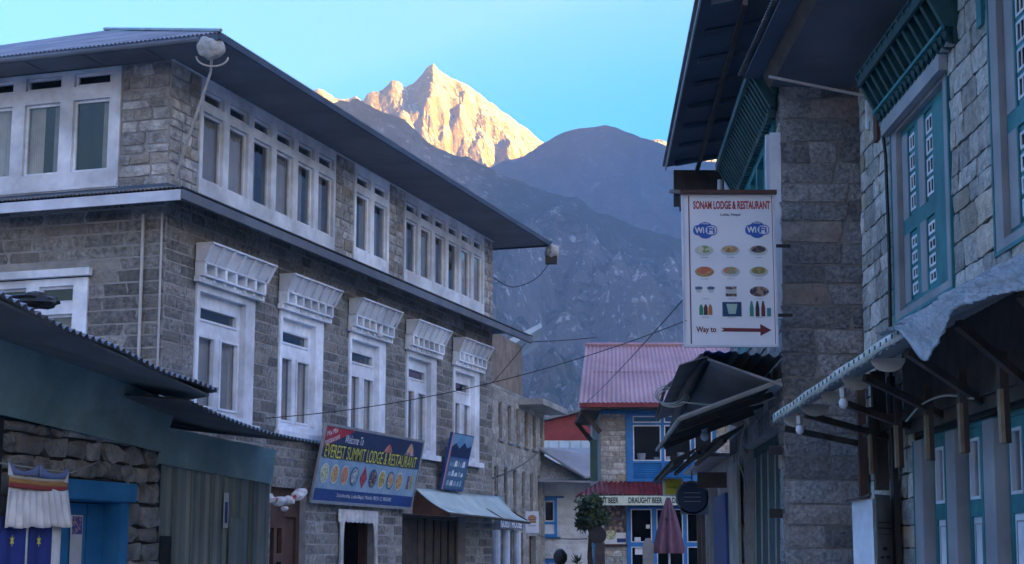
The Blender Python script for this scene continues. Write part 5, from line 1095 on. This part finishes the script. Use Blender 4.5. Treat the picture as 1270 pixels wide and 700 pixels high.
foliage('crown', tr, (-.02, 0, 2.58), .40, 2300, .13, M['leaf'], 4, (1.15, 1.15, 1.05), 22)
foliage('lower_foliage', tr, (.08, 0, 2.08), .17, 500, .07, M['leaf'], 8, (1.1, 1.1, .9), 5)
t = tag(MB().tube([(0, .0, .0), (0, .02, 0), (0, .06, 0)], [.20, .21, .17], 18).build('dark_basket', M['black'], None), 'round dark basket hung on the trunk of the small conifer', 'basket'); t.location = (1.98, 37.75, 2.08)
bx('fence_post', M['wood_dark'], empty('dark_gate_post', 'thick dark wooden gate post below the small conifer', 'post', (2.02, 37.8, 0)), -.10, .12, -.1, .1, 0, 1.90)
pt = empty('spiky_plant', 'small spiky leafed plant in front of the white house', 'plant', (1.55, 39, 0)); mb = MB(); rg = random.Random(3)
for k in range(26):
    a = rg.uniform(0, 6.28); e = rg.uniform(.2, 1.3); L_ = rg.uniform(.2, .34); d = Vector((math.cos(a) * math.cos(e), math.sin(a) * math.cos(e), math.sin(e))); s = d.cross(Vector((0, 0, 1))).normalized() * .022; p = Vector((0, 0, 1.42))
    mb.add([p - s * .4, p + d * L_ * .5 - s, p + d * L_ - Vector((0, 0, .03)), p + d * L_ * .5 + s], [(0, 1, 2, 3)])
mb.build('leaves', M['leaf'], pt, recalc=False); MB().tube([(0, 0, 0), (0, 0, 1.42)], .03, 6).build('stem', M['bark'], pt); MB().tube([(0, 0, 0), (0, 0, .35)], [.16, .22], 12).build('pot', M['concrete'], pt)

# ------------------------------------------------------------------ far left: grey block with narrow windows
A_G = R(90 - 13.1); gb = empty('grey_block_building', 'grey stone building with two rows of narrow boarded windows beyond the lodge', 'building', (-.6, 52, 0), A_G)
r2 = [.13 + 1.32 * k for k in range(6)]; r1 = [.67 + 1.30 * k for k in range(6)]
hG = [(s, s + .52, 3.2, 4.5) for s in r2] + [(s, s + .52, 5.4, 6.62) for s in r1] + [(-1.0 + .2, -.3, 0, 2.4), (.1, 1.0, 0, 2.42), (1.5, 2.6, 0, 2.4), (3.2, 4.3, 0, 2.38), (5.2, 6.4, 0, 2.3)]
MB().gsolid(-2, 7.9, 0, 7.0, -.3, 0, hG, FL).build('wall', M['concrete'], gb); bx('wall', M['concrete'], gb, 7.6, 7.9, -6, -.31, 0, 7.0, FL); bx('wall', M['concrete'], gb, -2, 7.9, -6.3, -6.01, 0, 7.0, FL); bx('roof_slab', M['concrete'], gb, -2, 7.9, -6.3, -.0, 7.01, 7.1, FL)
rg = random.Random(55); lay(gb, courses(-.2, 7.9, .2, 7.0, hG, (.17, .26), (.3, .6), rg, FL, M['far_stone'], 'G', 1.2, .02, .014), 300)
for s in r2 + r1:
    z0, z1 = (3.2, 4.5) if s in r2 else (5.4, 6.62)
    wf = MB().gsolid(s, s + .52, z0, z1, -.12, -.04, [(s + .06, s + .46, z0 + .45, z1 - .06), (s + .06, s + .46, z0 + .06, z0 + .38)], FL).build('window', M['brick_brown'], gb)
    bx('pane', M['glass_dark'], wf, s + .06, s + .46, -.1, -.09, z0 + .45, z1 - .06, FL); bx('panel', M['brick_brown'], wf, s + .06, s + .46, -.1, -.07, z0 + .06, z0 + .38, FL)
    bx('sill', M['concrete'], wf, s - .08, s + .6, .0, .10, z0 - .1, z0 - .02, FL)
for a, b in ((-.8, -.3), (.1, 1.0), (1.5, 2.6), (3.2, 4.3), (5.2, 6.4)):
    d_ = bx('door', M['brick_brown'], gb, a, b, -.22, -.16, 0, 2.3, FL)
    for k in range(3): bx('door_batten', M['wood_brown'], d_, a + .08 + k * (b - a) / 3, a + .14 + k * (b - a) / 3, -.155, -.12, 0, 2.3, FL)
for s in (-.1, 1.25, 2.85): MB().tube([FL(s, .12, 0), FL(s, .12, 2.42)], .14, 10).build('column', M['white_old'], gb)
MB().gsolid(-1.5, 4.27, 7.11, 8.85, -4, -.02, [], FL).build('attic_block', M['brick_brown'], gb)
MB().gsolid(3.7, 8.1, 6.76, 6.96, -.0, .85, [], FL).build('canopy_slab', M['concrete'], gb)
MB().hexa([(-3.4 + .0, 55, 6.75), (1.05 + 0, 55.2, 9.40), (1.05, 61, 9.45), (-3.4, 61, 6.8)], [(-3.4, 55, 7.25), (1.0, 55.2, 9.55), (1.0, 61, 9.95), (-3.4, 61, 7.3)]).build('tin_roof', M['siding'], gb)
for o in gb.children:
    if o.name.startswith('tin_roof'): o.matrix_parent_inverse = (Matrix.Translation((-.6, 52, 0)) @ Matrix.Rotation(A_G, 4, 'Z')).inverted()
mwG = Matrix.Translation((-.6, 52, 0)) @ Matrix.Rotation(A_G, 4, 'Z'); WG = lambda s, o, z: mwG @ Vector(FL(s, o, z))
g1 = empty('guest_house_sign', 'dark sign board with white lettering over the columns of the grey building', 'sign', mat=basis(WG(-.3, .3, 2.47), WG(1, 0, 0) - WG(0, 0, 0), (0, 0, 1)))
poly('board', M['soffit'], g1, rect(0, 0, 3.3, .46), 0, .06); text('GUEST HOUSE', M['print_white'], g1, .1, .04, 3.0, .26, .004, bold=.03)
poly('print', M['print_white'], g1, [(.1, .42), (.4, .42), (.25, .33)], .004); poly('print', M['print_white'], g1, [(2.6, .43), (3.0, .43), (2.8, .33)], .004)
g2 = empty('burger_sign', 'small white square sign with a burger picture projecting from the grey building', 'sign', mat=basis((.46, 55.4, 2.38), (1, 0, 0), (0, 0, 1)))
poly('board', M['board_white'], g2, rect(0, 0, .45, .72), 0, .05)
for k, (cc, y0, y1) in enumerate((((.5, .22, .08), .47, .58), ((.25, .06, .04), .42, .46), ((.45, .2, .08), .33, .41))): poly('burger_print', plain('burger%d' % k, cc), g2, [(.08, y0), (.37, y0), (.35, y1), (.10, y1)] if k else [(.07, .47), (.38, .47), (.36, .54), (.28, .60), (.17, .60), (.09, .54)], .004)
text('BURGER', M['sign_black'], g2, .1, .22, .25, .05, .004)

# ------------------------------------------------------------------ far centre: whitewashed house, red gabled hall
wh = empty('white_house', 'whitewashed stone house with blue window frames between the grey building and the bar', 'building', (0, 60, 0))
hW = [(1.08, 1.66, 2.3, 3.72), (.9, 1.72, 0, 1.46)]
MB().gsolid(-2, 4.6, 0, 4.25, -.3, 0, hW, FC).build('wall', M['whitewash'], wh); bx('wall', M['whitewash'], wh, 4.3, 4.6, -5, -.31, 0, 4.25, FC); bx('wall', M['whitewash'], wh, -2, 4.6, -5.3, -5.01, 0, 4.25, FC); bx('interior_partition', M['interior'], wh, -1.9, 4.2, -2.1, -2, 0, 4.2, FC)
rg = random.Random(61); lay(wh, courses(-.2, 4.6, .1, 4.22, hW, (.16, .26), (.3, .6), rg, FC, M['whitewash'], 'W', 1.3, .02, .01), 300)
for a, b, c, d in hW:
    wf = MB().gsolid(a, b, c, d, -.05, .04, [(a + .1, b - .1, c + .55, d - .1), (a + .1, b - .1, c + .1, c + .45)] if c > 1 else [(a + .1, (a + b) / 2 - .05, .1, d - .1), ((a + b) / 2 + .05, b - .1, .1, d - .1)], FC).build('window', M['blue_mid'], wh)
    bx('pane', M['glass_dark'], wf, a + .14, b - .14, -.02, -.015, c + .58, d - .14, FC); bx('lintel', M['blue'], wf, a - .08, b + .25, .041, .1, d, d + .06, FC)
    MB().gsolid(a + .1, b - .1, c + .55, d - .1, -.03, .0, [(a + .15, b - .15, c + .6, d - .15)] if c > 1 else [(a + .14, (a + b) / 2 - .08, c + .6, d - .15), ((a + b) / 2 + .08, b - .14, c + .6, d - .15)], FC).build('sash', M['white'], wf)
    if c > 1: bx('panel', M['white_old'], wf, a + .1, b - .1, -.03, .01, c + .1, c + .45, FC); bx('sill', M['blue'], wf, a - .06, b + .12, .041, .12, c - .06, c, FC)
Aw, Bw, Cw, Dw = (.95, -1.2, 5.42), (5.2, 4.6, 5.75), (6.6, 2.6, 4.9), (2.62, -1.6, 4.36)
MB().hexa([Aw, Bw, Cw, Dw], [tuple(Vector(p) + Vector((0, 0, .08))) for p in (Aw, Bw, Cw, Dw)]).build('roof', M['slate'], wh)
MB().hexa([(-1.5, -1.25, 4.3), (2.5, -1.25, 4.3), (2.5, -.2, 4.3), (-1.5, -.2, 4.3)], [(-1.5, -1.0, 4.38), (2.58, -1.0, 4.38), (.95, -.3, 5.40), (-1.5, -.3, 4.42)]).build('gable', M['stone_grey'], wh)
MB().hexa([(.3, -1.5, 4.24), (3.3, -1.5, 4.20), (4.6, .0, 4.28), (.3, .0, 4.3)], [(.3, -1.5, 4.30), (3.3, -1.5, 4.27), (4.6, 0, 4.40), (.3, 0, 4.40)]).build('eave', M['slate'], wh)
MB().gsolid(-2, 4.6, 4.26, 5.0, -5, -.5, [], FC).build('loft_wall', M['whitewash'], wh)
rh = empty('red_gabled_hall', 'hall with red gable and pale blue siding behind the white house', 'building', (0, 75, 0))
MB().add([(-2, 0, 6.9), (6.5, 0, 6.9), (6.5, 0, 7.6), (3.9, 0, 8.35), (-2, 0, 6.95), (-2, 6, 6.9), (6.5, 6, 6.9), (6.5, 6, 7.6), (3.9, 6, 8.35), (-2, 6, 6.95)], [(0, 1, 2, 3, 4), (9, 8, 7, 6, 5), (0, 5, 6, 1), (1, 6, 7, 2), (4, 9, 5, 0)]).build('gable', M['red_roof'], rh)
MB().hexa([(-2.3, -.4, 6.90), (3.95, -.4, 8.38), (3.95, 6, 8.38), (-2.3, 6, 6.9)], [(-2.3, -.4, 7.0), (3.95, -.4, 8.50), (3.95, 6, 8.5), (-2.3, 6, 7.0)]).build('roof', M['tin_dark'], rh); MB().hexa([(3.951, -.4, 8.38), (7, -.4, 7.5), (7, 6, 7.5), (3.951, 6, 8.38)], [(3.951, -.4, 8.5), (7, -.4, 7.6), (7, 6, 7.6), (3.951, 6, 8.5)]).build('roof', M['tin_dark'], rh)
bx('wall', M['whitewash'], rh, -2, 6.5, -6, -.02, 0, 6.89, FC)
for k in range(14): bx('siding_panel', M['siding'], rh, -.8 + k * .5, -.8 + k * .5 + .46, .0, .05, 5.4, 6.86, FC)
bx('panel_post', M['fence_green'], empty('dark_green_post', 'dark green post beside the left wall of the bar', 'post', (2.13, 41.6, 0)), -.12, .06, -.1, .1, 3.5, 4.55)

# ------------------------------------------------------------------ person seen from behind, only the head reaches into the photograph
pe = empty('person', 'person with dark hair walking away down the street, only the head showing', 'person', (.59, 20.0, 0))
def skin(name, mat, verts, edges, parent, sub=2):
    me = bpy.data.meshes.new(name); me.from_pydata([v[0] for v in verts], edges, []); o = bpy.data.objects.new(name, me); COL.objects.link(o)
    md = o.modifiers.new('s', 'SKIN'); me.skin_vertices or me.attributes
    if not me.skin_vertices: bpy.context.view_layer.objects.active = o
    for i, v in enumerate(verts):
        me.skin_vertices[0].data[i].radius = v[1]
    me.skin_vertices[0].data[0].use_root = True
    ss = o.modifiers.new('u', 'SUBSURF'); ss.levels = sub; ss.render_levels = sub
    dg = bpy.context.evaluated_depsgraph_get(); dg.update()
    m2 = bpy.data.meshes.new_from_object(o.evaluated_get(dg)); bpy.data.objects.remove(o); m2.materials.clear(); m2.materials.append(mat); m2.name = name
    m2.polygons.foreach_set('use_smooth', [True] * len(m2.polygons)); r = bpy.data.objects.new(name, m2); COL.objects.link(r); r.parent = parent; return r
V_ = [((0, 0, .92), (.14, .10)), ((0, 0, 1.15), (.15, .10)), ((0, 0, 1.36), (.16, .10)), ((0, 0, 1.45), (.06, .055)), ((0, .02, 1.52), (.06, .075)), ((0, .01, 1.60), (.068, .085)),
      ((.19, 0, 1.38), (.06, .06)), ((.24, .03, 1.10), (.045, .045)), ((.23, .14, .88), (.035, .035)), ((-.19, 0, 1.38), (.06, .06)), ((-.24, -.03, 1.10), (.045, .045)), ((-.23, .02, .86), (.035, .035)),
      ((.09, .0, .82), (.09, .09)), ((.10, .12, .48), (.06, .06)), ((.10, .10, .09), (.045, .045)), ((.10, .24, .05), (.04, .03)), ((-.09, 0, .82), (.09, .09)), ((-.10, -.05, .48), (.06, .06)), ((-.10, -.22, .10), (.045, .045)), ((-.10, -.10, .04), (.04, .03))]
E_ = [(0, 1), (1, 2), (2, 3), (3, 4), (4, 5), (2, 6), (6, 7), (7, 8), (2, 9), (9, 10), (10, 11), (0, 12), (12, 13), (13, 14), (14, 15), (0, 16), (16, 17), (17, 18), (18, 19)]
try:
    skin('body', M['skin'], V_, E_, pe)
except Exception as ex: print('skin failed', ex)
def shell(name, mat, rings, closed_top=False):
    return MB().grid(lambda a, b: (lambda r_: (r_[1] + r_[3] * math.cos(a * 2 * math.pi), r_[2] + r_[4] * math.sin(a * 2 * math.pi), r_[0]))([x0 + (x1 - x0) * ((b * (len(rings) - 1)) % 1 if b < 1 else 1) for x0, x1 in zip(rings[min(int(b * (len(rings) - 1)), len(rings) - 2)], rings[min(int(b * (len(rings) - 1)), len(rings) - 2) + 1])]), 24, (len(rings) - 1) * 3).build(name, mat, pe, smooth=True)
shell('jacket', M['jacket'], [(.86, 0, 0, .19, .14), (1.1, 0, 0, .185, .14), (1.35, 0, 0, .215, .14), (1.43, 0, 0, .14, .11), (1.47, 0, 0, .075, .075)])
for s, dy in ((1, .03), (-1, -.03)):
    MB().tube([(s * .18, 0, 1.39), (s * .245, dy, 1.10), (s * .235, dy + .1 * (s > 0) + .05, .9)], [.075, .062, .05], 12).build('sleeve', M['jacket'], pe, smooth=True)
    for k in range(5): MB().tube([(s * (.225 + .0 * k), dy + .12 + .018 * (k - 2), .86), (s * .225, dy + .13 + .02 * (k - 2), .81), (s * .215, dy + .125 + .02 * (k - 2), .775 + .01 * abs(k - 2))], [.009, .008, .006], 6).build('finger', M['skin'], pe, smooth=True)
MB().tube([(.09, 0, .9), (.10, .12, .48), (.10, .11, .1)], [.11, .08, .06], 12).build('trouser_leg', M['trousers'], pe, smooth=True); MB().tube([(-.09, 0, .9), (-.10, -.05, .48), (-.10, -.2, .12)], [.11, .08, .06], 12).build('trouser_leg', M['trousers'], pe, smooth=True)
blob('hair', M['hair'], pe, (0, -.015, 1.585), .093, (.92, 1.05, 1.12), sub=3, amp=.04, seed=3, fq=2)

for r_ in (nh, son):      # these old walls lean a little away from the street
    r_.rotation_euler.x = R(.9); r_.location.x -= .025
# ------------------------------------------------------------------ wires across the street
cable('street_wire', 'thin wire crossing from the tin shed roof past the lodge windows to the menu sign', [(-2.44, 16, 2.95), (1.73, 15.8, 3.90)], .0045, .17)
cable('roof_wire', 'straight wire slanting up across the faded red roof to the menu sign', [(1.78, 41, 5.35), (1.73, 15.9, 4.15)], .007, .05)
cable('sagging_wire', 'wire in front of the grey building rising towards the white house', [(-.5, 40.2, 3.5), (1.1, 60, 5.5)], .018, .12)
cable('low_wire', 'low dark wire sagging across the front of the white house', [(.9, 56, 2.3), (1.75, 38, 2.0)], .013, .05)
for k, (a, b) in enumerate(((WL(17.2, .5, 7.0), WL(16.03, .02, 5.9)), (WL(17.3, .6, 7.05), (2.2, 41.5, 7.2)))):
    cable('eave_wire', ['dark cable dropping from the pent roof tip to the lodge corner', 'wire from the pent roof tip towards the faded red roof'][k], [a, b], .011, .02)
